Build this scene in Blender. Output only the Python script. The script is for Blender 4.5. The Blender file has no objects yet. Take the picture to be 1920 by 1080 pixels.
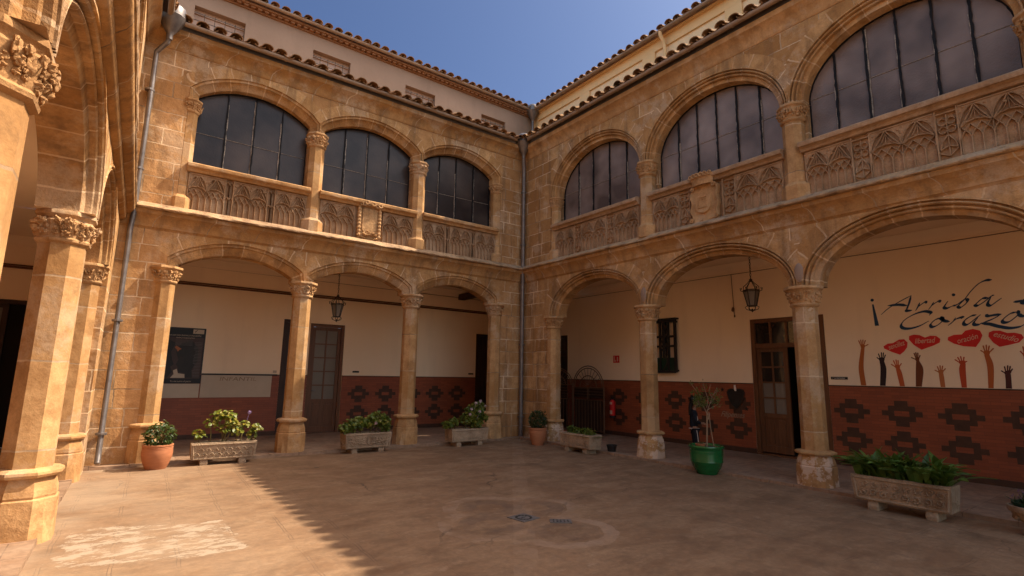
import bpy, bmesh, math, random
from mathutils import Vector, Matrix, noise
R = math.radians
random.seed(7)
C = bpy.context.scene
COL = C.collection
# ---------------------------------------------------------------- camera, sky, sun, exposure
cam_d = bpy.data.cameras.new('camera'); cam = bpy.data.objects.new('camera', cam_d); COL.objects.link(cam)
CAMP = Vector((-8.5927, -11.1077, 1.6)); YAW, PITCH, ROLL = 0.6366, 0.1653, 0.0169
cy_, sy_, cp_, sp_ = math.cos(YAW), math.sin(YAW), math.cos(PITCH), math.sin(PITCH)
fwd = Vector((sy_*cp_, cy_*cp_, sp_)); rgt = Vector((cy_, -sy_, 0)); upv = rgt.cross(fwd)
r2 = rgt*math.cos(ROLL)+upv*math.sin(ROLL); u2 = -rgt*math.sin(ROLL)+upv*math.cos(ROLL)
mw = Matrix((( r2.x, u2.x, -fwd.x, CAMP.x), (r2.y, u2.y, -fwd.y, CAMP.y), (r2.z, u2.z, -fwd.z, CAMP.z), (0, 0, 0, 1)))
cam.matrix_world = mw
cam_d.sensor_width = 36; cam_d.lens = 980.8/1920*36; cam_d.clip_start = 0.05; cam_d.clip_end = 2000
C.camera = cam
SUN = Vector((1.0, -0.28, 1.262)).normalized()
EL = math.asin(SUN.z); AZ = math.atan2(SUN.x, SUN.y)
w = bpy.data.worlds.new('World'); C.world = w; w.use_nodes = True
nt = w.node_tree; nt.nodes.clear()
sky = nt.nodes.new('ShaderNodeTexSky'); sky.sky_type = 'NISHITA'; sky.sun_disc = False
sky.sun_elevation = EL; sky.sun_rotation = AZ; sky.altitude = 700; sky.air_density = 1.0; sky.dust_density = 6.0; sky.ozone_density = 1.0
bg = nt.nodes.new('ShaderNodeBackground'); bg.inputs[1].default_value = 0.15
wo = nt.nodes.new('ShaderNodeOutputWorld')
# sky colour darkened over the back corner, left bright elsewhere to fill the shade
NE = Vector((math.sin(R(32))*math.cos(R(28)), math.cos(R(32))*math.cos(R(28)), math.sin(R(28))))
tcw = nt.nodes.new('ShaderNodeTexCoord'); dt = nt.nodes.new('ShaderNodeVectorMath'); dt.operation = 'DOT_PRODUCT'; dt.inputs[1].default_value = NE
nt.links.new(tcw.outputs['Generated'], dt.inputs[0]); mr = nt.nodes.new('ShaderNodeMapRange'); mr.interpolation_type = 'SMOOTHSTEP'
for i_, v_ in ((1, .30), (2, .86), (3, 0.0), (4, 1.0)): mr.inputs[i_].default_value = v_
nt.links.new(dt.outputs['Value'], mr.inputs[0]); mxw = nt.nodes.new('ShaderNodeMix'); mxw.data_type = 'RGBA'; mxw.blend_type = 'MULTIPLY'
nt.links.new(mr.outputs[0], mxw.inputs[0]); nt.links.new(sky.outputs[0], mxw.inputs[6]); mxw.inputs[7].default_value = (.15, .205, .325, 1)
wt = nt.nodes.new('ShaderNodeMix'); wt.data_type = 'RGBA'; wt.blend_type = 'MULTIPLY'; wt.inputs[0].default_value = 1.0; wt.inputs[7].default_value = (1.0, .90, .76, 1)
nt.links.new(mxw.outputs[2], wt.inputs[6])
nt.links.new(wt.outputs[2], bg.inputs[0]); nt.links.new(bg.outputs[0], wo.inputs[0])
sl = bpy.data.lights.new('sun', 'SUN'); so = bpy.data.objects.new('sun', sl); COL.objects.link(so)
sl.energy = 2.55; sl.angle = R(0.5); sl.color = (1.0, 0.86, 0.68)
so.rotation_euler = SUN.to_track_quat('Z', 'Y').to_euler(); so.location = (0, 0, 30)
C.view_settings.view_transform = 'Standard'; C.view_settings.look = 'None'
C.view_settings.exposure = 1.8; C.view_settings.gamma = 1.0
C.cycles.diffuse_bounces = 8; C.cycles.max_bounces = 10

# ---------------------------------------------------------------- node helper
class NT:
    def __init__(s, name):
        s.mat = bpy.data.materials.new(name); s.mat.use_nodes = True; s.t = s.mat.node_tree; s.t.nodes.clear()
        s.out = s.t.nodes.new('ShaderNodeOutputMaterial'); s.b = s.t.nodes.new('ShaderNodeBsdfPrincipled')
        s.t.links.new(s.b.outputs[0], s.out.inputs[0])
    def set(s, sock, v):
        if isinstance(v, bpy.types.NodeSocket): s.t.links.new(v, sock)
        elif isinstance(v, (tuple, list)) and sock.type == 'RGBA' and len(v) == 3: sock.default_value = (*v, 1)
        else: sock.default_value = v
    def n(s, typ, props=None, **kw):
        nd = s.t.nodes.new('ShaderNode'+typ)
        for k, v in (props or {}).items(): setattr(nd, k, v)
        for k, v in kw.items(): s.set(nd.inputs[k.replace('_', ' ')], v)
        return nd
    def m(s, op, a, b=0.0, c=0.0):
        nd = s.t.nodes.new('ShaderNodeMath'); nd.operation = op
        for i, v in enumerate((a, b, c)): s.set(nd.inputs[i], v)
        return nd.outputs[0]
    def mix(s, f, a, b, blend='MIX'):
        nd = s.t.nodes.new('ShaderNodeMix'); nd.data_type = 'RGBA'; nd.blend_type = blend
        s.set(nd.inputs[0], f); s.set(nd.inputs[6], a); s.set(nd.inputs[7], b); return nd.outputs[2]
    def ramp(s, f, stops):
        nd = s.t.nodes.new('ShaderNodeValToRGB'); e = nd.color_ramp.elements
        while len(e) < len(stops): e.new(0.5)
        for i, (p, c) in enumerate(stops):
            e[i].position = p; e[i].color = (c, c, c, 1) if isinstance(c, (int, float)) else (*c, 1)
        s.set(nd.inputs[0], f); return nd.outputs[0]
    def pos(s): return s.n('NewGeometry').outputs['Position']
    def xyz(s, v):
        nd = s.n('SeparateXYZ', Vector=v); return nd.outputs
    def comb(s, x, y, z=0.0):
        nd = s.t.nodes.new('ShaderNodeCombineXYZ'); s.set(nd.inputs[0], x); s.set(nd.inputs[1], y); s.set(nd.inputs[2], z); return nd.outputs[0]
    def noise(s, v, scale, detail=4, rough=.55):
        return s.n('TexNoise', Vector=v, Scale=scale, Detail=detail, Roughness=rough).outputs['Fac']
    def scl(s, v, sc):
        nd = s.n('Mapping', Vector=v, Scale=sc); return nd.outputs[0]
    def bump(s, h, strength, dist=.02, normal=None):
        nd = s.n('Bump', Strength=strength, Distance=dist, Height=h)
        if normal: s.set(nd.inputs['Normal'], normal)
        s.t.links.new(nd.outputs[0], s.b.inputs['Normal']); return nd.outputs[0]
    def base(s, c, rough=.85, spec=.25, metal=0):
        s.set(s.b.inputs['Base Color'], c); s.set(s.b.inputs['Roughness'], rough)
        s.b.inputs['Specular IOR Level'].default_value = spec; s.b.inputs['Metallic'].default_value = metal
        return s.mat

def wallcoord(n):
    p = n.pos(); x = n.xyz(p)
    return p, n.m('ADD', x[0], x[1]), x[2]

ST1, ST2, ST3, MORT = (.33, .165, .058), (.63, .385, .175), (.30, .145, .050), (.70, .51, .325)
def mat_stone(name, bw=.62, rh=.315, joints=1.0, c1=ST1, c2=ST2, c3=ST3, mort=MORT, bump=.5, uv=False, dirt=.5, lime=False):
    n = NT(name); p, u, v = wallcoord(n)
    if joints > 0:
        if uv:
            uvn = n.n('UVMap').outputs[0]; ux = n.xyz(uvn); d = n.noise(p, 7, 2)
            f = n.m('FRACT', n.m('ADD', ux[0], n.m('MULTIPLY', d, .12)))
            jt = n.m('LESS_THAN', f, .06); idx = n.m('FLOOR', ux[0])
            vn = n.n('TexWhiteNoise', {'noise_dimensions': '1D'}, W=idx).outputs['Value']
            blk = n.mix(vn, c1, c2)
        else:
            wob = n.m('MULTIPLY', n.m('SUBTRACT', n.noise(p, 1.3, 2), .5), .10)
            wob2 = n.m('MULTIPLY', n.m('SUBTRACT', n.noise(p, 9, 3), .5), .035)
            row = n.m('FLOOR', n.m('DIVIDE', v, rh))
            rj = n.n('TexWhiteNoise', {'noise_dimensions': '1D'}, W=row).outputs['Value']
            uu = n.m('ADD', n.m('ADD', u, wob2), n.m('MULTIPLY', rj, .5)); vv = n.m('ADD', v, n.m('MULTIPLY', wob2, .8))
            uu = n.m('ADD', uu, n.m('MULTIPLY', n.noise(n.comb(u, n.m('MULTIPLY', row, 3.7)), .9, 1), .55))
            br = n.n('TexBrick', {'offset': .5, 'squash': .75, 'squash_frequency': 3}, Vector=n.comb(uu, vv), Color1=c1, Color2=c2, Mortar=(0, 0, 0), Scale=1.0, Mortar_Size=.010, Mortar_Smooth=.2, Bias=0.0, Brick_Width=bw, Row_Height=rh)
            blk = br.outputs[0]; jt = br.outputs['Fac']
    else:
        blk = n.mix(n.noise(p, 2.2, 3), c1, c2); jt = 0.0
    big = n.noise(p, .55, 4); st = n.ramp(big, [(.40, 0), (.66, 1)])
    col = n.mix(n.m('MULTIPLY', st, .6), blk, c3)
    med = n.noise(p, 5, 6, .65); col = n.mix(n.ramp(med, [(.40, .85), (.60, 0)]), col, n.mix(.6, col, c3))
    strk = n.noise(n.scl(p, (5, 5, .45)), 1.0, 5); col = n.mix(n.ramp(strk, [(.50, 0), (.64, dirt)]), col, (.15, .09, .05))
    gp = n.ramp(n.noise(p, 1.3, 7, .72), [(.52, 0), (.60, .55)]); col = n.mix(gp, col, (.50, .36, .235))
    dk = n.ramp(n.noise(p, 2.3, 8, .75), [(.54, 0), (.66, .42)]); col = n.mix(dk, col, (.16, .085, .04))
    fine = n.noise(p, 38, 4, .7); col = n.mix(n.ramp(fine, [(.3, .35), (.6, 0)]), col, n.mix(.6, col, (.09, .05, .025)))
    if joints > 0:
        mk = n.ramp(n.noise(p, 1.3, 4), [(.38, .22), (.58, .95)])
        col = n.mix(n.m('MULTIPLY', n.m('MULTIPLY', jt, mk), joints), col, mort)
        pt = n.ramp(n.noise(p, .8, 6, .6), [(.62, 0), (.66, .5)]); col = n.mix(n.m('MULTIPLY', pt, joints), col, n.mix(.45, mort, c1))
    if lime:
        lm = n.m('MULTIPLY', n.ramp(n.noise(p, 4.5, 7, .7), [(.485, 0), (.525, .8)]), n.m('LESS_THAN', v, .50)); col = n.mix(lm, col, (.62, .47, .35))
    h = n.m('ADD', n.m('MULTIPLY', fine, .3), n.m('MULTIPLY', med, 1.6))
    if joints > 0: h = n.m('SUBTRACT', h, n.m('MULTIPLY', jt, .8))
    n.bump(h, bump, .03)
    return n.base(col, .92, .15)

def mat_noise(name, c1, c2, scale=4, rough=.8, bump=0., spec=.3, metal=0, stretch=(1, 1, 1), fine=0):
    n = NT(name); p = n.scl(n.n('TexCoord').outputs['Object'], stretch); f = n.noise(p, scale, 5, .6)
    col = n.mix(n.ramp(f, [(.3, 0), (.7, 1)]), c1, c2)
    if bump: n.bump(n.noise(p, scale*4, 4), bump, .01)
    return n.base(col, rough, spec, metal)

M = {}
M['stone'] = mat_stone('ashlar')
M['stoneA'] = mat_stone('ashlar_weathered', c1=(0.419, 0.219, 0.088), c2=(0.612, 0.352, 0.160))
M['vous'] = mat_stone('voussoir', uv=True, joints=.7, c1=(.42, .225, .085), c2=(.62, .37, .165), bump=.7)
M['trimlime'] = mat_stone('dressed_stone_limed', joints=0, c1=(.46, .26, .105), c2=(.62, .38, .18), bump=.4, dirt=.3, lime=True)
M['trim'] = mat_stone('dressed_stone', joints=0, c1=(0.479, 0.266, 0.110), c2=(0.652, 0.392, 0.186), bump=.35, dirt=.3)
M['shaft'] = mat_stone('shaft_stone', bw=9, rh=.83, joints=.7, c1=(.43, .245, .10), c2=(.62, .375, .175), bump=.22, dirt=.2)
M['ledge'] = mat_stone('ledge_stone', bw=1.1, rh=9, joints=.8, c1=(0.399, 0.206, 0.073), c2=(0.519, 0.286, 0.113), dirt=.45)
M['lip'] = mat_stone('ledge_lip_stone', joints=0, c1=(.44, .265, .125), c2=(.62, .41, .225), c3=(0.266, 0.173, 0.113), bump=.9, dirt=.6)
M['carved'] = mat_stone('carved_stone', joints=0, c1=(0.399, 0.246, 0.137), c2=(0.519, 0.333, 0.193), c3=(0.266, 0.153, 0.080), bump=.5, dirt=.3)
M['capital'] = mat_stone('capital_stone', joints=0, c1=(0.505, 0.293, 0.133), c2=(0.665, 0.412, 0.206), bump=.6, dirt=.3)
M['trough'] = mat_stone('trough_stone', joints=0, c1=(0.359, 0.253, 0.160), c2=(0.532, 0.386, 0.253), c3=(0.226, 0.160, 0.106), bump=.8, dirt=.4)

def mat_plaster(name, c, c2, sc=.8, dirt=(.2, .14, .09), amt=.25, bump=.12):
    n = NT(name); p = n.pos(); col = n.mix(n.ramp(n.noise(p, sc, 4), [(.35, 0), (.7, 1)]), c, c2)
    s = n.noise(n.scl(p, (2.5, 2.5, .35)), 1.2, 5); col = n.mix(n.ramp(s, [(.55, 0), (.8, amt)]), col, dirt)
    s2 = n.noise(p, 14, 3); col = n.mix(n.ramp(s2, [(.72, 0), (.78, amt)]), col, dirt)
    n.bump(n.noise(p, 9, 5), bump, .02); return n.base(col, .8, .2)
M['cream'] = mat_plaster('cream_plaster', (.86, .67, .46), (.89, .71, .50), amt=.10)
M['ceil'] = mat_plaster('ceiling_plaster', (.84, .66, .46), (.87, .69, .49), amt=.08)
M['greyplaster'] = mat_plaster('grey_plaster', (.25, .17, .122), (.31, .215, .155), .7, (.17, .12, .09), .45, .25)
M['yellow'] = mat_plaster('yellow_plaster', (.70, .47, .23), (.74, .52, .28), .5, (.4, .28, .17), .3)
M['yellow2'] = mat_plaster('yellow_panel', (.76, .56, .33), (.78, .60, .38), .5, (.45, .32, .2), .25)

def mat_dado():
    n = NT('dado_brick'); p, u, v = wallcoord(n)
    br = n.n('TexBrick', {'offset': .5}, Vector=n.comb(u, v), Color1=(.24, .058, .022), Color2=(.32, .080, .030), Mortar=(.16, .045, .022), Scale=1.0, Mortar_Size=.003, Mortar_Smooth=.3, Bias=0.0, Brick_Width=.24, Row_Height=.0525)
    col = n.mix(n.ramp(n.noise(p, 1.5, 4), [(.4, 0), (.7, .4)]), br.outputs[0], (.16, .042, .02))
    n.bump(n.m('SUBTRACT', n.noise(p, 30, 3), br.outputs['Fac']), .25, .01); return n.base(col, .5, .4)
M['dado'] = mat_dado()
M['motif'] = mat_noise('dark_brick', (.055, .026, .015), (.085, .038, .021), 8, .55)
M['wood'] = mat_noise('brown_wood', (.095, .036, .013), (.16, .062, .023), 3, .5, .15, .4, stretch=(9, 9, .8))
M['darkwood'] = mat_noise('dark_wood', (.028, .012, .007), (.050, .021, .011), 3, .55, .15, .35, stretch=(9, 9, .8))
M['black'] = mat_noise('black_paint', (.010, .009, .009), (.02, .018, .017), 6, .5)
M['blackhole'] = mat_noise('dark_room', (.012, .009, .007), (.016, .012, .009), 2, .9)  # near-black colour stands in for the unlit space behind the doors
M['iron'] = mat_noise('wrought_iron', (.020, .013, .009), (.045, .027, .016), 12, .5, .1, .4)
M['gate'] = mat_noise('rusty_iron', (.11, .052, .026), (.16, .08, .04), 12, .55, .1, .4)
M['lead'] = mat_noise('lead_strip', (.004, .004, .005), (.010, .009, .010), 25, .7, .3, .2)
M['putty'] = mat_noise('putty', (.12, .10, .08), (.42, .35, .28), 40, .8)
def mat_glass(name, c1, c2, rough, bsc, bst):
    n = NT(name); p = n.n('NewGeometry').outputs['Position']
    col = n.mix(n.ramp(n.noise(p, .9, 3), [(.35, 0), (.7, 1)]), c1, c2)
    n.bump(n.noise(p, bsc, 3, .6), bst, .01); return n.base(col, rough, .6 if rough < .1 else .25)
M['glass'] = mat_glass('textured_glass', (.085, .058, .048), (.25, .185, .155), .25, 30, .7)  # broad pale patches in the colour stand in for highlights on the panes
M['glassdark'] = mat_glass('dim_glass', (.018, .013, .012), (.075, .055, .045), .28, 26, .3)
M['frost'] = mat_glass('frosted_glass', (.16, .13, .10), (.21, .175, .135), .35, 20, .2)
M['shine'] = mat_glass('clear_pane', (.02, .015, .012), (.03, .024, .018), .04, 2.5, .25)
M['gutter'] = mat_noise('gutter_metal', (.22, .15, .10), (.32, .225, .155), 6, .5, .1, .5, 0)
M['zinc'] = mat_noise('zinc_pipe', (.12, .105, .10), (.20, .175, .165), 8, .42, .08, .5, .55)
def mat_tile():
    n = NT('roof_tile'); p = n.pos()
    col = n.ramp(n.noise(p, 6, 5, .7), [(.25, (.10, .05, .025)), (.45, (.24, .12, .055)), (.6, (.33, .19, .09)), (.75, (.40, .29, .15))])
    col = n.mix(n.ramp(n.noise(p, 2.5, 5), [(.52, 0), (.66, .8)]), col, (.055, .042, .022))
    n.bump(n.noise(p, 25, 4), .6, .02); return n.base(col, .9, .15)
M['tile'] = mat_tile()
M['brickeave'] = mat_noise('eave_brick', (.20, .095, .045), (.30, .15, .075), 9, .85, .3)
M['shutter'] = mat_noise('roller_blind', (.42, .30, .24), (.52, .38, .30), 3, .6)
M['terracotta'] = mat_noise('terracotta', (.33, .125, .055), (.42, .165, .075), 5, .75, .25, .25, stretch=(1, 1, 5))
M['green'] = mat_noise('green_glaze', (.006, .085, .020), (.012, .13, .032), 4, .22, .08, .6, stretch=(1, 1, 4))
M['soil'] = mat_noise('soil', (.035, .022, .014), (.07, .045, .03), 30, .95, .8)
M['bark'] = mat_noise('bark', (.19, .12, .07), (.30, .19, .11), 15, .85, .4, stretch=(1, 1, .3))
M['stem'] = mat_noise('green_stem', (.12, .10, .03), (.20, .13, .05), 10, .7)
M['white'] = mat_noise('white_paint', (.7, .62, .52), (.78, .70, .60), 5, .6)
M['red'] = mat_noise('red_paint', (.60, .018, .018), (.66, .024, .022), 5, .5)
M['blue'] = mat_noise('navy_mural_paint', (.014, .045, .095), (.020, .060, .13), 5, .7)
M['pink'] = mat_noise('pale_lettering', (.62, .38, .26), (.68, .42, .30), 5, .8)
M['card'] = mat_noise('grey_board', (.46, .37, .27), (.52, .42, .31), 3, .7)
M['greenwood'] = mat_noise('dark_green_paint', (.004, .022, .010), (.006, .032, .014), 4, .5)
M['skin'] = mat_noise('skin', (.30, .15, .09), (.33, .17, .10), 5, .6)
M['hair'] = mat_noise('black_hair', (.008, .006, .005), (.014, .010, .008), 40, .5)
M['cloth'] = mat_noise('navy_tracksuit', (.008, .008, .012), (.014, .014, .020), 20, .85)
M['smallprint'] = mat_noise('small_print', (.10, .085, .08), (.14, .12, .11), 9, .6)
M['posterblack'] = mat_noise('poster_black', (.006, .007, .010), (.009, .010, .014), 3, .5)
M['postergrey'] = mat_noise('poster_dark_red', (.045, .026, .024), (.06, .032, .028), 3, .5)

def mat_leaf(name, c1, c2, c3, rough=.45):
    n = NT(name); oi = n.n('NewGeometry').outputs['Random Per Island']
    col = n.ramp(oi, [(0, c1), (.6, c2), (1, c3)])
    n.base(col, rough, .4)
    tr = n.t.nodes.new('ShaderNodeBsdfTranslucent'); n.set(tr.inputs[0], n.mix(.3, col, (.30, .30, .02)))
    mx = n.t.nodes.new('ShaderNodeMixShader'); mx.inputs[0].default_value = .28
    n.t.links.new(n.b.outputs[0], mx.inputs[1]); n.t.links.new(tr.outputs[0], mx.inputs[2]); n.t.links.new(mx.outputs[0], n.out.inputs[0])
    return n.mat
M['leafgeranium'] = mat_leaf('geranium_leaf', (.055, .095, .010), (.10, .135, .014), (.19, .17, .022))
M['leafyellow'] = mat_leaf('yellowing_leaf', (.10, .14, .012), (.17, .18, .018), (.30, .22, .025))
M['leafbox'] = mat_leaf('box_leaf', (.022, .050, .008), (.040, .075, .012), (.075, .095, .018))
M['leafdark'] = mat_leaf('dark_leaf', (.014, .032, .008), (.022, .048, .011), (.035, .060, .014))
M['leafblade'] = mat_leaf('blade_leaf', (.045, .10, .018), (.075, .15, .028), (.12, .19, .04), .35)
M['leaftree'] = mat_leaf('sapling_leaf', (.07, .12, .015), (.10, .13, .022), (.14, .12, .03))
M['leafgrass'] = mat_leaf('grass_blade', (.08, .075, .02), (.12, .10, .03), (.16, .12, .04))
M['petal'] = mat_leaf('pale_petal', (.62, .45, .50), (.70, .52, .55), (.72, .58, .60))
M['petalpurple'] = mat_leaf('purple_petal', (.32, .18, .42), (.4, .28, .55), (.6, .45, .65))
M['lavender'] = mat_leaf('lavender_flower', (.14, .07, .12), (.18, .09, .14), (.22, .1, .15))

def mat_floor():
    n = NT('courtyard_concrete'); p = n.pos(); x = n.xyz(p)
    a = n.noise(n.scl(p, (1, 1, 1)), .45, 6, .6); b = n.noise(n.scl(n.n('VectorMath', {'operation': 'ADD'}).outputs[0], (.9, 1.5, 1)), 1.5, 7, .7); vb = [q for q in n.t.nodes if q.type == 'VECT_MATH'][-1]; n.set(vb.inputs[0], p); n.set(vb.inputs[1], n.n('TexNoise', Vector=p, Scale=.8, Detail=4).outputs['Color']); c = n.noise(p, 14, 5, .7)
    col = n.mix(n.ramp(a, [(.35, 0), (.65, 1)]), (0.189, 0.104, 0.053), (0.239, 0.140, 0.076))
    col = n.mix(n.ramp(b, [(.42, .0), (.62, .75)]), col, (0.302, 0.192, 0.110))
    col = n.mix(n.ramp(n.noise(n.scl(p, (1.1, 2.6, 1)), 1.1, 7, .7), [(.50, 0), (.68, .75)]), col, (0.136, 0.073, 0.037))
    col = n.mix(n.ramp(c, [(.35, .35), (.6, 0)]), col, (0.113, 0.072, 0.047))
    bl = n.ramp(n.noise(p, 2.0, 8, .72), [(.50, 0), (.66, .55)]); col = n.mix(bl, col, (0.113, 0.067, 0.038))
    bl2 = n.ramp(n.noise(p, 6.5, 6, .7), [(.58, 0), (.68, .45)]); col = n.mix(bl2, col, (0.333, 0.227, 0.144))
    # scored double lines of the paving, fading into the patched middle
    sc = n.m('MULTIPLY', n.ramp(n.m('ADD', n.m('MULTIPLY', x[0], -.12), n.m('MULTIPLY', n.noise(p, .6, 3), .5)), [(.80, 0), (1.0, 1)]), 1.0)
    wob = n.m('MULTIPLY', n.noise(p, 3, 2), .05)
    def lines(co, pitch, wd):
        f = n.m('ABSOLUTE', n.m('SUBTRACT', n.m('FRACT', n.m('DIVIDE', n.m('ADD', co, wob), pitch)), .5))
        return n.m('LESS_THAN', n.m('ABSOLUTE', n.m('SUBTRACT', f, .03)), wd)
    g = n.m('MAXIMUM', lines(n.m('ADD', x[0], n.m('MULTIPLY', x[1], -.04)), .47, .009), n.m('MULTIPLY', lines(n.m('ADD', x[1], n.m('MULTIPLY', x[0], .05)), .62, .006), .7))
    patchy = n.ramp(n.noise(p, 1.9, 4), [(.44, .0), (.56, .85)])
    g = n.m('MULTIPLY', g, patchy)
    gl = n.m('MULTIPLY', g, n.ramp(x[0], [(0, 0), (1, 0)])) if False else g
    fade = n.m('MINIMUM', n.m('MAXIMUM', n.m('ADD', .35, n.m('MULTIPLY', n.m('SUBTRACT', -6.0, x[0]), .5)), .18), .75)
    fade2 = n.m('MAXIMUM', fade, n.m('MULTIPLY', n.m('GREATER_THAN', x[0], -3.2), .85))
    col = n.mix(n.m('MULTIPLY', gl, fade2), col, (0.091, 0.057, 0.038))
    # quatrefoil of four worn rings round the drain
    def circ(cx, cy): 
        d = n.n('VectorMath', {'operation': 'DISTANCE'}); n.set(d.inputs[0], n.comb(x[0], x[1])); d.inputs[1].default_value = (cx, cy, 0)
        return n.m('ADD', d.outputs['Value'], n.m('MULTIPLY', n.m('SUBTRACT', n.noise(p, 4, 4), .5), .16))
    ds = [circ(-5.15, -6.15), circ(-4.30, -5.85), circ(-4.75, -5.55), circ(-4.65, -6.75)]
    dm = ds[0]
    for d in ds[1:]: dm = n.m('SMOOTH_MIN', dm, d, .05)
    ring = n.m('LESS_THAN', n.m('ABSOLUTE', n.m('SUBTRACT', dm, .50)), .085)
    worn = n.ramp(n.noise(p, 2.3, 5), [(.40, .0), (.58, 1)])
    col = n.mix(n.m('MULTIPLY', ring, n.m('MULTIPLY', worn, .6)), col, (0.318, 0.215, 0.144))
    ins = n.m('LESS_THAN', n.m('ABSOLUTE', n.m('SUBTRACT', dm, .27)), .10)
    col = n.mix(n.m('MULTIPLY', ins, n.m('MULTIPLY', worn, .4)), col, (0.098, 0.068, 0.053))
    # pale filled trench running from the corner through the drain
    ln = n.m('ADD', n.m('MULTIPLY', n.m('SUBTRACT', x[0], -4.72), .803), n.m('MULTIPLY', n.m('SUBTRACT', x[1], -6.15), -.596))
    tr = n.m('LESS_THAN', n.m('ABSOLUTE', n.m('ADD', ln, n.m('MULTIPLY', n.m('SUBTRACT', n.noise(p, 5, 3), .5), .05))), .11)
    col = n.mix(n.m('MULTIPLY', n.m('MULTIPLY', tr, .28), n.ramp(n.noise(p, 3, 5), [(.4, .1), (.6, 1)])), col, (0.340, 0.230, 0.151))
    ck = n.n('TexVoronoi', {'feature': 'DISTANCE_TO_EDGE'}, Vector=n.n('VectorMath', {'operation': 'ADD'}).outputs[0], Scale=.30)
    va = ck.inputs['Vector'].links[0].from_node; n.set(va.inputs[0], p); n.set(va.inputs[1], n.n('TexNoise', Vector=p, Scale=1.2, Detail=5).outputs['Color'])
    crk = n.m('MULTIPLY', n.m('LESS_THAN', ck.outputs['Distance'], .0035), n.ramp(n.noise(p, .7, 3), [(.48, 0), (.62, .7)]))
    col = n.mix(crk, col, (0.053, 0.034, 0.023))
    # rubbed pale paint by the left wall
    px = n.m('ABSOLUTE', n.m('ADD', x[0], 8.15)); py = n.m('ABSOLUTE', n.m('ADD', x[1], n.m('ADD', 4.85, n.m('MULTIPLY', n.m('ADD', x[0], 8.15), .25))))
    ed = n.m('MULTIPLY', n.m('SUBTRACT', n.noise(p, 1.7, 5), .5), .70)
    inr = n.m('MULTIPLY', n.m('LESS_THAN', n.m('ADD', px, ed), .66), n.m('LESS_THAN', n.m('ADD', py, n.m('MULTIPLY', ed, -.8)), .60))
    flake = n.ramp(n.noise(n.scl(p, (1, 1.9, 1)), 3.4, 9, .78), [(.465, .95), (.505, .05)])
    col = n.mix(n.m('MULTIPLY', inr, flake), col, (0.342, 0.270, 0.194))
    lw = n.m('MULTIPLY', n.ramp(n.m('MULTIPLY', x[0], -.1), [(.70, 0), (.86, .8)]), n.ramp(n.noise(p, 1.1, 5), [(.4, .2), (.6, 1)]))
    col = n.mix(n.m('MULTIPLY', lw, .5), col, (0.378, 0.291, 0.204))
    h = n.m('SUBTRACT', n.m('ADD', n.m('MULTIPLY', c, .4), n.m('MULTIPLY', b, .5)), n.m('MULTIPLY', gl, .4))
    n.bump(h, .35, .02)
    return n.base(col, n.ramp(b, [(.3, .75), (.7, .55)]), .3)
M['floor'] = mat_floor()
def mat_walk():
    n = NT('gallery_paving'); p = n.pos(); x = n.xyz(p)
    br = n.n('TexBrick', {'offset': .5}, Vector=n.comb(x[0], x[1]), Color1=(.23, .135, .08), Color2=(.32, .20, .125), Mortar=(.12, .07, .045), Scale=1.0, Mortar_Size=.006, Mortar_Smooth=.2, Bias=0.0, Brick_Width=.8, Row_Height=.5)
    col = n.mix(n.ramp(n.noise(p, 1.4, 6, .65), [(.4, 0), (.65, .7)]), br.outputs[0], (.36, .25, .17))
    col = n.mix(n.ramp(n.noise(p, 9, 5), [(.4, .4), (.6, 0)]), col, (.12, .07, .04))
    n.bump(n.noise(p, 12, 5), .3, .02); return n.base(col, .65, .3)
M['walk'] = mat_walk()

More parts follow.
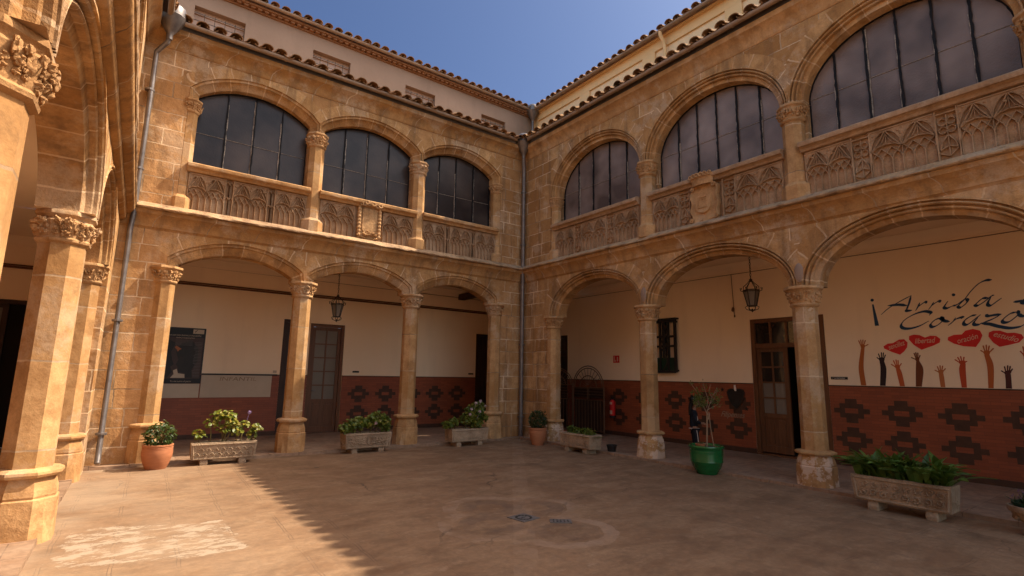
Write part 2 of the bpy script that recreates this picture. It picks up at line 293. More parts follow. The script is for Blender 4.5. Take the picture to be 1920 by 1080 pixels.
# ---------------------------------------------------------------- mesh helpers
class MB:
    def __init__(s): s.v = []; s.f = []; s.uv = {}; s.mi = []; s.cur = 0
    def vert(s, p): s.v.append(Vector(p)); return len(s.v)-1
    def face(s, ids, uv=None):
        s.f.append(tuple(ids)); s.mi.append(s.cur)
        if uv: s.uv[len(s.f)-1] = uv
    def quad(s, a, b, c, d, uv=None): s.face([s.vert(p) for p in (a, b, c, d)], uv)
    def poly(s, pts): s.face([s.vert(p) for p in pts])
    def box(s, lo, hi, f=lambda *a: a):
        x0, y0, z0 = lo; x1, y1, z1 = hi
        i = [s.vert(f(x, y, z)) for z in (z0, z1) for x, y in ((x0, y0), (x1, y0), (x1, y1), (x0, y1))]
        for q in ((0, 1, 2, 3), (4, 5, 6, 7), (0, 1, 5, 4), (1, 2, 6, 5), (2, 3, 7, 6), (3, 0, 4, 7)): s.face([i[k] for k in q])
    def rings(s, rs, closed=True, cap0=True, cap1=True):
        ids = [[s.vert(p) for p in r] for r in rs]; n = len(ids[0])
        for a, b in zip(ids, ids[1:]):
            for k in range(n if closed else n-1): s.face((a[k], a[(k+1) % n], b[(k+1) % n], b[k]))
        if cap0: s.face(ids[0][::-1])
        if cap1: s.face(ids[-1])
        return ids
    def tube(s, pts, r, n=8, r1=None):
        pts = [Vector(p) for p in pts]; rs = []
        t0 = (pts[1]-pts[0]).normalized(); a = t0.orthogonal().normalized()
        for i, p in enumerate(pts):
            t = (pts[min(i+1, len(pts)-1)]-pts[max(i-1, 0)]).normalized()
            a = (a-t*a.dot(t)).normalized(); b = t.cross(a); q = i/(len(pts)-1)
            rr = r if r1 is None else r+(r1-r)*q
            rs.append([p+(a*math.cos(2*math.pi*k/n)+b*math.sin(2*math.pi*k/n))*rr for k in range(n)])
        s.rings(rs)
    def lathe(s, prof, c=(0, 0, 0), n=28, rot=0, cap=True, jit=0):
        rs = []
        for r, z in prof: rs.append([(c[0]+r*math.cos(2*math.pi*(k+rot)/n), c[1]+r*math.sin(2*math.pi*(k+rot)/n), c[2]+z) for k in range(n)])
        s.rings(rs, True, cap, cap)
    ICO = {}
    def blob(s, c, r, sub=1, jit=.15, axes=None, lump=0.):
        if sub not in MB.ICO:
            bm = bmesh.new(); bmesh.ops.create_icosphere(bm, subdivisions=sub, radius=1)
            MB.ICO[sub] = ([v.co.copy() for v in bm.verts], [tuple(v.index for v in fa.verts) for fa in bm.faces]); bm.free()
        vs, fs = MB.ICO[sub]; o = len(s.v); c = Vector(c); rr = Vector(r) if not isinstance(r, (int, float)) else Vector((r, r, r))
        for co in vs:
            k = 1+random.uniform(-jit, jit)
            if lump: k *= 1+lump*noise.noise(co*1.7+c*31)
            q = Vector((co.x*rr.x, co.y*rr.y, co.z*rr.z))*k
            s.v.append(c+q)
        for fa in fs: s.face([o+q for q in fa])
    def obj(s, name, mats, parent=None, smooth=False, weld=False):
        me = bpy.data.meshes.new(name)
        off = Vector(parent['_w']) if parent is not None and '_w' in parent else Vector((0, 0, 0))
        me.from_pydata([tuple(v-off) for v in s.v], [], s.f)
        mats = mats if isinstance(mats, list) else [mats]
        for m in mats: me.materials.append(m)
        if len(mats) > 1: me.polygons.foreach_set('material_index', s.mi)
        if s.uv:
            ul = me.uv_layers.new(name='UVMap')
            for fi, uvs in s.uv.items():
                p = me.polygons[fi]
                for li, q in zip(p.loop_indices, uvs): ul.data[li].uv = q
        bm = bmesh.new(); bm.from_mesh(me)
        if weld: bmesh.ops.remove_doubles(bm, verts=bm.verts, dist=.0005)
        bmesh.ops.recalc_face_normals(bm, faces=bm.faces); bm.to_mesh(me); bm.free()
        if smooth:
            me.polygons.foreach_set('use_smooth', [True]*len(me.polygons))
            if smooth != 'all': me.set_sharp_from_angle(angle=R(38))
        o = bpy.data.objects.new(name, me); COL.objects.link(o)
        if parent is not None:
            o.parent = parent; o['_w'] = tuple(off)
        return o

def thing(name, label, cat, loc=(0, 0, 0), group=None):
    o = bpy.data.objects.new(name, None); COL.objects.link(o); o.location = loc; o.empty_display_size = .2
    o['_w'] = tuple(loc); o['label'] = label; o['category'] = cat
    if group: o['group'] = group
    return o
def tag(o, label, cat, group=None):
    o['label'] = label; o['category'] = cat
    if group: o['group'] = group
    return o
def struct(o): o['kind'] = 'structure'; return o
def copy_tree(o, parent=None):
    c = o.copy(); COL.objects.link(c)
    if parent is not None: c.parent = parent
    for ch in list(o.children): copy_tree(ch, c)
    return c

def text_mesh(txt, size, f, name, mat, parent, u0, z0, ang=0, shear=0, d=0., align='LEFT', sx=1.0, off=0, fit=None):
    cu = bpy.data.curves.new('t', 'FONT'); cu.body = txt; cu.size = size; cu.shear = shear; cu.align_x = align; cu.resolution_u = 3; cu.offset = off
    o = bpy.data.objects.new('t', cu); COL.objects.link(o)
    me = bpy.data.meshes.new_from_object(o.evaluated_get(bpy.context.evaluated_depsgraph_get()))
    ca, sa = math.cos(ang), math.sin(ang); mb = MB()
    if fit: sx = fit/(max(v.co.x for v in me.vertices)-min(v.co.x for v in me.vertices))
    for v in me.vertices:
        x, y = v.co.x*sx, v.co.y; mb.vert(f(u0+x*ca-y*sa, d, z0+x*sa+y*ca))
    for p in me.polygons: mb.face(list(p.vertices))
    bpy.data.objects.remove(o); bpy.data.curves.remove(cu); bpy.data.meshes.remove(me)
    return mb.obj(name, mat, parent)

# ---------------------------------------------------------------- wing frames (u along the wall, d depth into the wing, z up)
class Frame:
    def __init__(s, O, a, b): s.O = Vector((*O, 0)); s.a = Vector((*a, 0)).normalized(); s.b = Vector((*b, 0)).normalized()
    def __call__(s, u, d, z): return s.O+s.a*u+s.b*d+Vector((0, 0, z))
FA = Frame((0, 0), (-1, 0), (0, 1)); FB = Frame((0, 0), (0, -1), (1, 0)); FC = Frame((-8.86, 0), (-.022, -1), (-1, .022))
FAU = Frame((2.69, 3.0), (-1, 0), (0, 1)); FBU = Frame((2.69, 3.0), (0, -1), (1, 0))

def arch_seg(ua, ub, zc, zs, rise, n=22):
    h = (ub-ua)/2; m = (ua+ub)/2; r = (h*h+rise*rise)/(2*rise); a0 = math.asin(h/r)
    return [(ua, zc)]+[(m+r*math.sin(-a0+2*a0*i/n), zs+rise-r+r*math.cos(-a0+2*a0*i/n)) for i in range(n+1)]+[(ub, zc)]
def arch_ell(ua, ub, zc, zs, rise, n=30, e=2.0):
    h = (ub-ua)/2; m = (ua+ub)/2; out = [(ua, zc)]
    for i in range(n+1):
        t = math.pi*(1-i/n); c, s = math.cos(t), math.sin(t)
        out.append((m+h*math.copysign(abs(c)**(2/e), c), zs+rise*abs(s)**(2/e)))
    return out+[(ub, zc)]
def offset(curve, o, lim):
    out = []; n = len(curve)
    for i, p in enumerate(curve):
        a = Vector(curve[max(i-1, 0)]); b = Vector(curve[min(i+1, n-1)]); t = (b-a)
        if t.length < 1e-6: t = Vector((0, 1))
        t.normalize(); nn = Vector((-t.y, t.x)); q = Vector(p)+nn*o
        if i in (0, n-1): q = Vector((p[0]+(-o if i == 0 else o), p[1]))
        out.append((min(max(q.x, lim[0]), lim[1]), q.y))
    return out
def wall_open(mb, f, u0, u1, z0, z1, d, curves, zpier, zl=None):
    # face at depth d with openings; piers between openings start at zpier, end piers at z0
    us = [u0]
    for i, c in enumerate(curves):
        lo = z0 if i == 0 else zpier
        mb.quad(f(us[-1], d, lo), f(c[0][0], d, lo), f(c[0][0], d, z1), f(us[-1], d, z1))
        for p, q in zip(c, c[1:]):
            if abs(p[0]-q[0]) > 1e-5: mb.quad(f(p[0], d, p[1]), f(q[0], d, q[1]), f(q[0], d, z1), f(p[0], d, z1))
        us.append(c[-1][0])
    mb.quad(f(us[-1], d, z0), f(u1, d, z0), f(u1, d, z1), f(us[-1], d, z1))
def sweep_ring(mb, f, curve, prof, lim, unit=.36, ph=0.):
    rs = [offset(curve, o, lim) for o, d in prof]; L = [0]
    for p, q in zip(curve, curve[1:]): L.append(L[-1]+(Vector(q)-Vector(p)).length)
    ids = [[mb.vert(f(p[0], d, p[1])) for p in r] for r, (o, d) in zip(rs, prof)]
    w = [0]
    for p, q in zip(prof, prof[1:]): w.append(w[-1]+(Vector(q)-Vector(p)).length)
    for j in range(len(prof)-1):
        for i in range(len(curve)-1):
            a, b = L[i]/unit+ph, L[i+1]/unit+ph
            mb.face((ids[j][i], ids[j][i+1], ids[j+1][i+1], ids[j+1][i]), [(a, w[j]), (b, w[j]), (b, w[j+1]), (a, w[j+1])])
def extrude_prof(mb, f, prof, u0, u1, step=None, jit=None, mitre0=False, mitre1=False):
    n = max(1, int((u1-u0)/step)) if step else 1; rs = []
    for i in range(n+1):
        t = i/n; r = []
        for k, (d, z) in enumerate(prof):
            a = u0+max(0, -d) if mitre0 else u0; b = u1-max(0, -d) if mitre1 else u1
            u = a+(b-a)*t; dd, zz = d, z
            if jit: dd, zz = jit(u, d, z, k)
            r.append(f(u, dd, zz))
        rs.append(r)
    mb.rings(rs, True, True, True)

def octring(c, h, z, rot=.5):
    r = h/math.cos(math.pi/8); return [(c[0]+r*math.cos(2*math.pi*(k+rot)/8), c[1]+r*math.sin(2*math.pi*(k+rot)/8), z) for k in range(8)]
def octring_f(f, u, d, h, z):
    r = h/math.cos(math.pi/8); return [f(u+r*math.cos(2*math.pi*(k+.5)/8), d+r*math.sin(2*math.pi*(k+.5)/8), z) for k in range(8)]

def column(f, parent, u, d, z0, zb, zc, zt, hs, hb, hc, rnd, upper=False):
    """octagonal column: shaft mesh carrying base and capital"""
    mb = MB(); mb.rings([octring_f(f, u, d, hs*1.02, zb-.01), octring_f(f, u, d, hs, zb+.3), octring_f(f, u, d, hs*.985, zc+.02)])
    sh = mb.obj('column', M['shaft'], parent)
    mb = MB(); H = zb-z0
    if upper: prof = [(hb, 0), (hb, .78*H), (hb*.93, .84*H), (hs*1.12, .97*H), (hs*1.02, H)]
    else: prof = [(hb, 0), (hb*.985, .58*H), (hb*.93, .60*H), (hb*.95, .63*H), (hb*.93, .70*H), (hb*.86, .80*H), (hb*.80, .86*H), (hb*.80, .865*H), (hb*.98, .885*H), (hb*1.03, .92*H), (hb*1.02, .955*H), (hb*.90, .985*H), (hs*1.0, H)]
    mb.rings([octring_f(f, u, d, h, z0+z) for h, z in prof])
    if not upper:   # broach stops on the diagonal faces of the plinth
        for k in range(8):
            if k % 2 == 0:
                a = math.pi*(k+1)/4; 
                nd = Vector((math.cos(a), math.sin(a))); td = Vector((-nd.y, nd.x)); w = hb*.36; z1 = z0+.42*H; e = .035
                A = [f(u+nd.x*hb*1.0+td.x*s_*w, d+nd.y*hb*1.0+td.y*s_*w, z0) for s_ in (-1, 1)]; T = f(u+nd.x*hb*.99, d+nd.y*hb*.99, z1)
                Cc = f(u+nd.x*(hb+e), d+nd.y*(hb+e), z0); mb.poly([A[0], Cc, T]); mb.poly([Cc, A[1], T])
    mb.obj('base', M['trimlime'] if rnd.random() < 2 and not upper and hb < .26 and f is FB else M['trim'], sh)
    near = f is FC and not upper and u < 9
    mb = MB(); H = zt-zc
    prof = [(hs*1.0, -.02), (hs*1.14, 0), (hs*1.17, .07*H), (hs*1.10, .13*H), (hs*1.12, .17*H), (hs*1.13, .30*H), (hs*1.26, .64*H), (hc*.88, .73*H), (hc*.90, .77*H), (hc*.94, .81*H), (hc*1.0, .86*H), (hc*1.0, .95*H), (hc*.97, H)]
    mb.rings([octring_f(f, u, d, h, zc+z) for h, z in prof])
    for k in range(8):
        a0 = math.pi*k/4
        for t in (-.62, -.2, .22, .64):
            nd = Vector((math.cos(a0), math.sin(a0))); td = Vector((-nd.y, nd.x)); wf = hs*1.2*math.tan(math.pi/8)
            for lvl in (.27, .43, .60):
                if rnd.random() < .12: continue
                rr = hs*1.16+.035*(lvl-.27)/.33; z = zc+H*(lvl+rnd.uniform(-.05, .05)); tt = t*wf+rnd.uniform(-.02, .02)
                s_ = rnd.uniform(.75, 1.25)*hs/.2*(.72 if near else 1); c = f(u+nd.x*rr+td.x*tt, d+nd.y*rr+td.y*tt, z)
                mb.blob(c, (rnd.uniform(.018, .040)*s_, rnd.uniform(.018, .034)*s_, rnd.uniform(.020, .046)*s_), *((3, .02, None, .9) if near else (1, .28)))
                if rnd.random() < .5: mb.blob(f(u+nd.x*(rr+.02)+td.x*(tt+.015), d+nd.y*(rr+.02)+td.y*(tt+.015), z+.02), .017*s_, *((2, .02, None, .9) if near else (1, .3)))
    mb.obj('capital', M['capital'], sh, smooth=True)
    return sh

# ---------------------------------------------------------------- tracery balustrade
def rib(mb, f, pts, w, d0, h):
    for p, q in zip(pts, pts[1:]):
        p, q = Vector(p), Vector(q); t = q-p
        if t.length < 1e-5: continue
        t.normalize(); n = Vector((-t.y, t.x)); e = t*w*.35; a, b = p-e, q+e
        P = lambda c, s_, d: f(c.x+n.x*s_, d, c.y+n.y*s_)
        v = [mb.vert(P(a, -w, d0)), mb.vert(P(a, -w*.45, d0-h)), mb.vert(P(a, w*.45, d0-h)), mb.vert(P(a, w, d0)), mb.vert(P(b, -w, d0)), mb.vert(P(b, -w*.45, d0-h)), mb.vert(P(b, w*.45, d0-h)), mb.vert(P(b, w, d0))]
        for k in range(3): mb.face((v[k], v[k+1], v[k+5], v[k+4]))
        mb.face((v[0], v[1], v[2], v[3])); mb.face((v[4], v[5], v[6], v[7]))
def tracery(mb, f, u0, u1, z0, z1, d0, rnd, n=6):
    W, H = u1-u0, z1-z0; Q = lambda s, t: (u0+s*W, z0+t*H); h = .05
    for i in range(n+1): rib(mb, f, [Q(i/n, 0), Q(i/n, .34)], .009, d0, h)
    for i in range(n):
        rib(mb, f, [Q(i/n, .33), Q((i+.18)/n, .41), Q((i+.5)/n, .475), Q((i+.82)/n, .41), Q((i+1)/n, .33)], .008, d0, h*.9)
        rib(mb, f, [Q(i/n, .585), Q((i+.5)/n, .475), Q((i+1)/n, .585)], .007, d0, h*.85)
    for k in (0, .5):
        rib(mb, f, [Q(k, .55), Q(k+.10, .625), Q(k+.25, .655), Q(k+.40, .625), Q(k+.5, .55)], .010, d0, h)
        rib(mb, f, [Q(k, .55), Q(k+.085, .665), Q(k+.17, .80), Q(k+.25, .95)], .011, d0, h)
        rib(mb, f, [Q(k+.5, .55), Q(k+.415, .665), Q(k+.33, .80), Q(k+.25, .95)], .011, d0, h)
        rib(mb, f, [Q(k+.25, .655), Q(k+.25, .95)], .006, d0, h*.7)
        rib(mb, f, [Q(k+.06, .61), Q(k+.17, .69), Q(k+.245, .86)], .006, d0, h*.8)
        rib(mb, f, [Q(k+.44, .61), Q(k+.33, .69), Q(k+.255, .86)], .006, d0, h*.8)
        for sg in (0, 1):      # solid carved spandrels either side of the gable
            bl = [(.02, .70), (.08, .83), (.16, .91)]; bl = bl if not sg else [(.5-x_, y_) for x_, y_ in bl]
            pts = [Q(k+.5*sg, .55)]+[Q(k+x_, y_) for x_, y_ in bl]+[Q(k+.25, .95), Q(k+.25, 1.0), Q(k+.5*sg, 1.0)]; rib(mb, f, pts[:5], .008, d0, h)
            mb.poly([f(p[0], d0-h*.72, p[1]) for p in pts])
    for i in range(n):
        mb.poly([f(*(p[0], d0-h*.72, p[1])) for p in (Q(i/n, .34), Q((i+.18)/n, .41), Q((i+.5)/n, .475), Q(i/n, .47))]) if False else None
    rib(mb, f, [Q(0, 0), Q(0, 1)], .012, d0, h); rib(mb, f, [Q(1, 0), Q(1, 1)], .012, d0, h); rib(mb, f, [Q(0, .98), Q(1, .98)], .02, d0, h)
    rib(mb, f, [Q(.5, .34), Q(.5, .98)], .007, d0, h*.8)
    for _ in range(22):
        s = rnd.choice([0, .5, 1])+rnd.gauss(0, .09); t = rnd.uniform(.80, .95)
        if 0 < s < 1: q = Q(s, t); mb.blob(f(q[0], d0-h*.72, q[1]), rnd.uniform(.012, .022), 1, .2)
def strip(mb, f, u0, u1, z0, z1, d0, rnd, rich):
    W, H = u1-u0, z1-z0; Q = lambda s, t: (u0+s*W, z0+t*H); h = .05
    if rich:
        for c in ((.3, .76), (.7, .76), (.3, .60), (.7, .60)):
            rib(mb, f, [Q(c[0]+.2*math.cos(a*math.pi/4), c[1]+.07*math.sin(a*math.pi/4)) for a in range(9)], .009, d0, h*.8)
        rib(mb, f, [Q(.5, .5), Q(.2, .35), Q(.1, .22), Q(.5, .28), Q(.9, .22), Q(.8, .35), Q(.5, .5)], .011, d0, h*.8)
        rib(mb, f, [Q(.5, .9), Q(.5, .1)], .009, d0, h*.7); rib(mb, f, [Q(.1, .15), Q(.5, .08), Q(.9, .2)], .01, d0, h*.8)
        rib(mb, f, [Q(0, .93), Q(1, .93)], .014, d0, h)
    else:
        for a in (0, .5):
            rib(mb, f, [Q(a, .55), Q(a, .85), Q(a+.25, .95), Q(a+.5, .85), Q(a+.5, .55)], .010, d0, h); rib(mb, f, [Q(a, .0), Q(a, .45), Q(a+.25, .52), Q(a+.5, .45), Q(a+.5, 0)], .010, d0, h)
    for s in (0, 1): rib(mb, f, [Q(s, 0), Q(s, 1)], .013, d0, h*1.1)

def coat_of_arms_plain(f, uc, z0, z1, d, parent):
    mb = MB(); rnd = random.Random(5)
    mb.box((uc-.26, d-.05, z0), (uc+.26, d+.02, z1), f)
    for s in (-1, 1):      # twisted colonnettes
        rs = []
        for i in range(34):
            z = z0+.10+(z1-z0-.12)*i/33; r = .038+.009*math.sin(i*1.55)
            rs.append([f(uc+s*.235+r*math.cos(a*math.pi/4), d-.065+r*math.sin(a*math.pi/4), z) for a in range(8)])
        mb.rings(rs)
    pts = []
    for s, t in ((-.16, .93), (.16, .93), (.16, .32), (.10, .22), (0, .17), (-.10, .22), (-.16, .32)): pts.append((uc+s, z0+t*(z1-z0)))
    a = [mb.vert(f(p[0], d-.075, p[1])) for p in pts]; b = [mb.vert(f(uc+(p[0]-uc)*1.06, d-.045, p[1])) for p in pts]
    mb.face(a)
    for i in range(len(a)): mb.face((a[i], a[(i+1) % len(a)], b[(i+1) % len(a)], b[i]))
    for i in range(9):     # wreath over the rail
        q = i/8-.5; c = f(uc+q*.42, d-.13-.02*math.cos(i*2), z1+.02+.045*math.cos(q*3)+.012*(-1)**i)
        mb.tube([c+f.a*(.04*math.cos(t*math.pi/4))+Vector((0, 0, .04*math.sin(t*math.pi/4))) for t in range(9)], .016, 6)
    for i in range(30):    # crown and scrolls at the foot
        q = rnd.uniform(-1, 1); mb.blob(f(uc+q*.17, d-.09-rnd.uniform(0, .03), z0+.13+rnd.uniform(-.03, .12)*(1-abs(q))+.02), rnd.uniform(.014, .03), 1, .3)
    for s in (-1, 1):
        for i in range(5): mb.blob(f(uc+s*(.10+.04*i), d-.08, z0+.06+.012*i), (.03, .03, .022), 1, .2)
    return mb.obj('coat_of_arms', M['capital'], parent, smooth=True)
def coat_of_arms_cartouche(f, uc, z0, z1, d, parent):
    mb = MB(); H = z1-z0; zc = (z0+z1)/2; out = []
    N = 72
    for i in range(N):
        a = 2*math.pi*i/N; c, s = math.cos(a), math.sin(a)
        r = 1/max(abs(c)**3.2+abs(s)**3.2, 1e-6)**(1/3.2); r *= 1+.055*math.cos(9*a+.6)+.03*math.cos(4*a+math.pi)
        out.append((uc+.30*r*c, zc+.40*r*s))
    rs = [[f(uc+(p[0]-uc)*k, dd, zc+(p[1]-zc)*k) for p in out] for k, dd in ((.97, d+.03), (1, d-.03), (.98, d-.075), (.92, d-.09), (.80, d-.075), (.62, d-.07))]
    mb.rings(rs, True, False, True)
    sh = [(-.15, .62), (.15, .62), (.15, .30), (.10, .22), (0, .18), (-.10, .22), (-.15, .30)]; zz = lambda t: z0+H*(t+.05)
    a = [mb.vert(f(uc+p[0], d-.115, zz(p[1]))) for p in sh]; b = [mb.vert(f(uc+p[0]*1.1, d-.07, zz(.4+(p[1]-.4)*1.08))) for p in sh]; mb.face(a)
    for i in range(7): mb.face((a[i], a[(i+1) % 7], b[(i+1) % 7], b[i]))
    rib(mb, f, [(uc-.09, zz(.57)), (uc+.09, zz(.57)), (uc+.09, zz(.31)), (uc-.09, zz(.31)), (uc-.09, zz(.57))], .008, d-.115, .012)
    for i in range(3): mb.blob(f(uc-.05+.05*i, d-.118, zz(.52)), .015, 1, .1)
    for sx, sz in ((-.26, .09), (.26, .09), (-.22, .88), (.22, .88)):
        c = (uc+sx, z0+sz*H); mb.tube([f(c[0]+(.045-.003*t)*math.cos(t*.8), d-.10, c[1]+(.045-.003*t)*math.sin(t*.8)) for t in range(12)], .017, 6)
    N = 14; top = []      # coronet across the rail
    rs = []
    for i in range(N+1):
        q = -1+2*i/N; rs.append([f(uc+q*.25*k, d-.10-kd*(1-q*q)**.5, z1+zk) for k, kd, zk in ((.85, .08, -.06), (.95, .10, .06), (1.05, .13, .13), (1.0, .06, .14), (.8, .0, -.04))])
    mb.rings(rs)
    for i in range(6): 
        q = -1+2*(i+.5)/6; c = f(uc+q*.24, d-.13-.10*(1-q*q)**.5, z1+.12)
        mb.tube([c+f.a*(.034*math.cos(t))+Vector((0, 0, .034*math.sin(t))) for t in (0, .8, 1.6, 2.4, 3.2, 4., 4.8, 5.4)], .015, 6)
    return mb.obj('coat_of_arms', M['capital'], parent, smooth=True)

# ---------------------------------------------------------------- roofs and gutters
def tile_rows(mb, f, u0, u1, d_eave, z_eave, slope, length, rnd, pitch=.28, valley=None, pitchlen=.42):
    n = int((u1-u0)/pitch); ca, sa = math.cos(slope), math.sin(slope)
    for i in range(n+1):
        u = u0+pitch*i; start = max(0.0, (-u-(-d_eave if False else 0)) if False else 0.0)
        if valley is not None and u < -d_eave-.0: start = max(0., (-u-d_eave)/ca) if valley else 0
        k = 0
        while start+k*pitchlen < length:
            a = start+k*pitchlen; b = min(a+pitchlen*1.12, length+.05)
            ju, jz = rnd.uniform(-.012, .012), rnd.uniform(-.008, .012); ja = rnd.uniform(-.035, .02) if k == 0 else 0
            for cov in (1, 0):
                uc = u+ju+(0 if cov else pitch/2); r0, r1 = (.112, .090) if cov else (.10, .112); th = .016
                rs = []
                for s_, r in ((a+ja, r0), (b, r1)):
                    arcs = []
                    for rr in (r, r-th):
                        pts = []
                        for q in range(8):
                            an = math.pi*q/7; du, dn = rr*math.cos(an), rr*math.sin(an)*(.72 if cov else -.45)
                            hn = dn+.035+jz+(.018 if s_ == a+ja else 0)
                            pts.append(f(uc+du, d_eave+s_*ca-hn*sa, z_eave+s_*sa+hn*ca))
                        arcs.append(pts)
                    rs.append(arcs[0]+arcs[1][::-1])
                mb.rings(rs)
            k += 1
def gutter(mb, f, u0, u1, d, z, r=.075, mitre0=True):
    pts = []
    for q in range(9): an = math.pi+math.pi*q/8; pts.append((d+r*math.cos(an), z+r*math.sin(an)))
    inner = [(d+(r-.012)*math.cos(math.pi+math.pi*q/8), z+(r-.012)*math.sin(math.pi+math.pi*q/8)) for q in range(8, -1, -1)]
    extrude_prof(mb, f, pts+inner, u0, u1, mitre0=mitre0)
    k = u0+.8
    while k < u1:
        ring = [(d+(r+.008)*math.cos(math.pi+math.pi*q/8), z+(r+.008)*math.sin(math.pi+math.pi*q/8)) for q in range(9)]
        extrude_prof(mb, f, ring+[(d+(r-.02)*math.cos(math.pi+math.pi*q/8), z+(r-.02)*math.sin(math.pi+math.pi*q/8)) for q in range(8, -1, -1)], k, k+.035); k += .92

# ---------------------------------------------------------------- one wing
def ledge_jit(amount, seed):
    def j(u, d, z, k):
        if d < -.12:
            q = noise.noise(Vector((u*2.3, seed, k*.15))); q2 = noise.noise(Vector((u*9, seed+3, k*.7)))
            e = max(0, noise.noise(Vector((u*1.3, seed+9, 0)))-.12)*amount*1.2
            return d+q*.012*amount+q2*.012*amount+e*.09, z+q2*.008*amount-(e*.03 if z > 4.4 else 0)
        return d, z
    return j
LOWA = [(.21, 0.), (.20, .03), (.155, .035), (.15, .065), (.13, .075), (.03, .12), (0, .15), (0, .40)]
LOWB = [(.215, 0.), (.212, -.016), (.192, -.016), (.188, .042), (.170, .048), (.166, .004), (.150, -.008), (.134, .006), (.130, .066), (.112, .072), (.108, .040), (.092, .036), (.078, .05), (.072, .10), (.004, .125), (0, .13), (0, .40)]
UPA = [(.17, -.012), (.16, .02), (.12, .03), (.11, .07), (.03, .14), (0, .17), (0, .40)]
UPB = [(.20, 0), (.198, -.016), (.180, -.016), (.176, .040), (.160, .046), (.156, .006), (.142, -.006), (.128, .006), (.124, .062), (.106, .070), (.102, .040), (.088, .036), (.076, .048), (.072, .105), (.002, .115), (0, .12), (0, .40)]

def vous_band(mb, f, curve, o0, o1, lim, unit, rnd, d=-.003):
    a = offset(curve, o0, lim); b = offset(curve, o1, lim); L = [0]
    for p, q in zip(curve, curve[1:]): L.append(L[-1]+(Vector(q)-Vector(p)).length)
    for i in range(1, len(curve)-2):
        A, B, Cc, D = a[i], a[i+1], b[i+1], b[i]
        mb.quad(f(A[0], d, A[1]), f(B[0], d, B[1]), f(Cc[0], d, Cc[1]), f(D[0], d, D[1]), [(L[i]/unit, 0), (L[i+1]/unit, 0), (L[i+1]/unit, 1), (L[i]/unit, 1)])

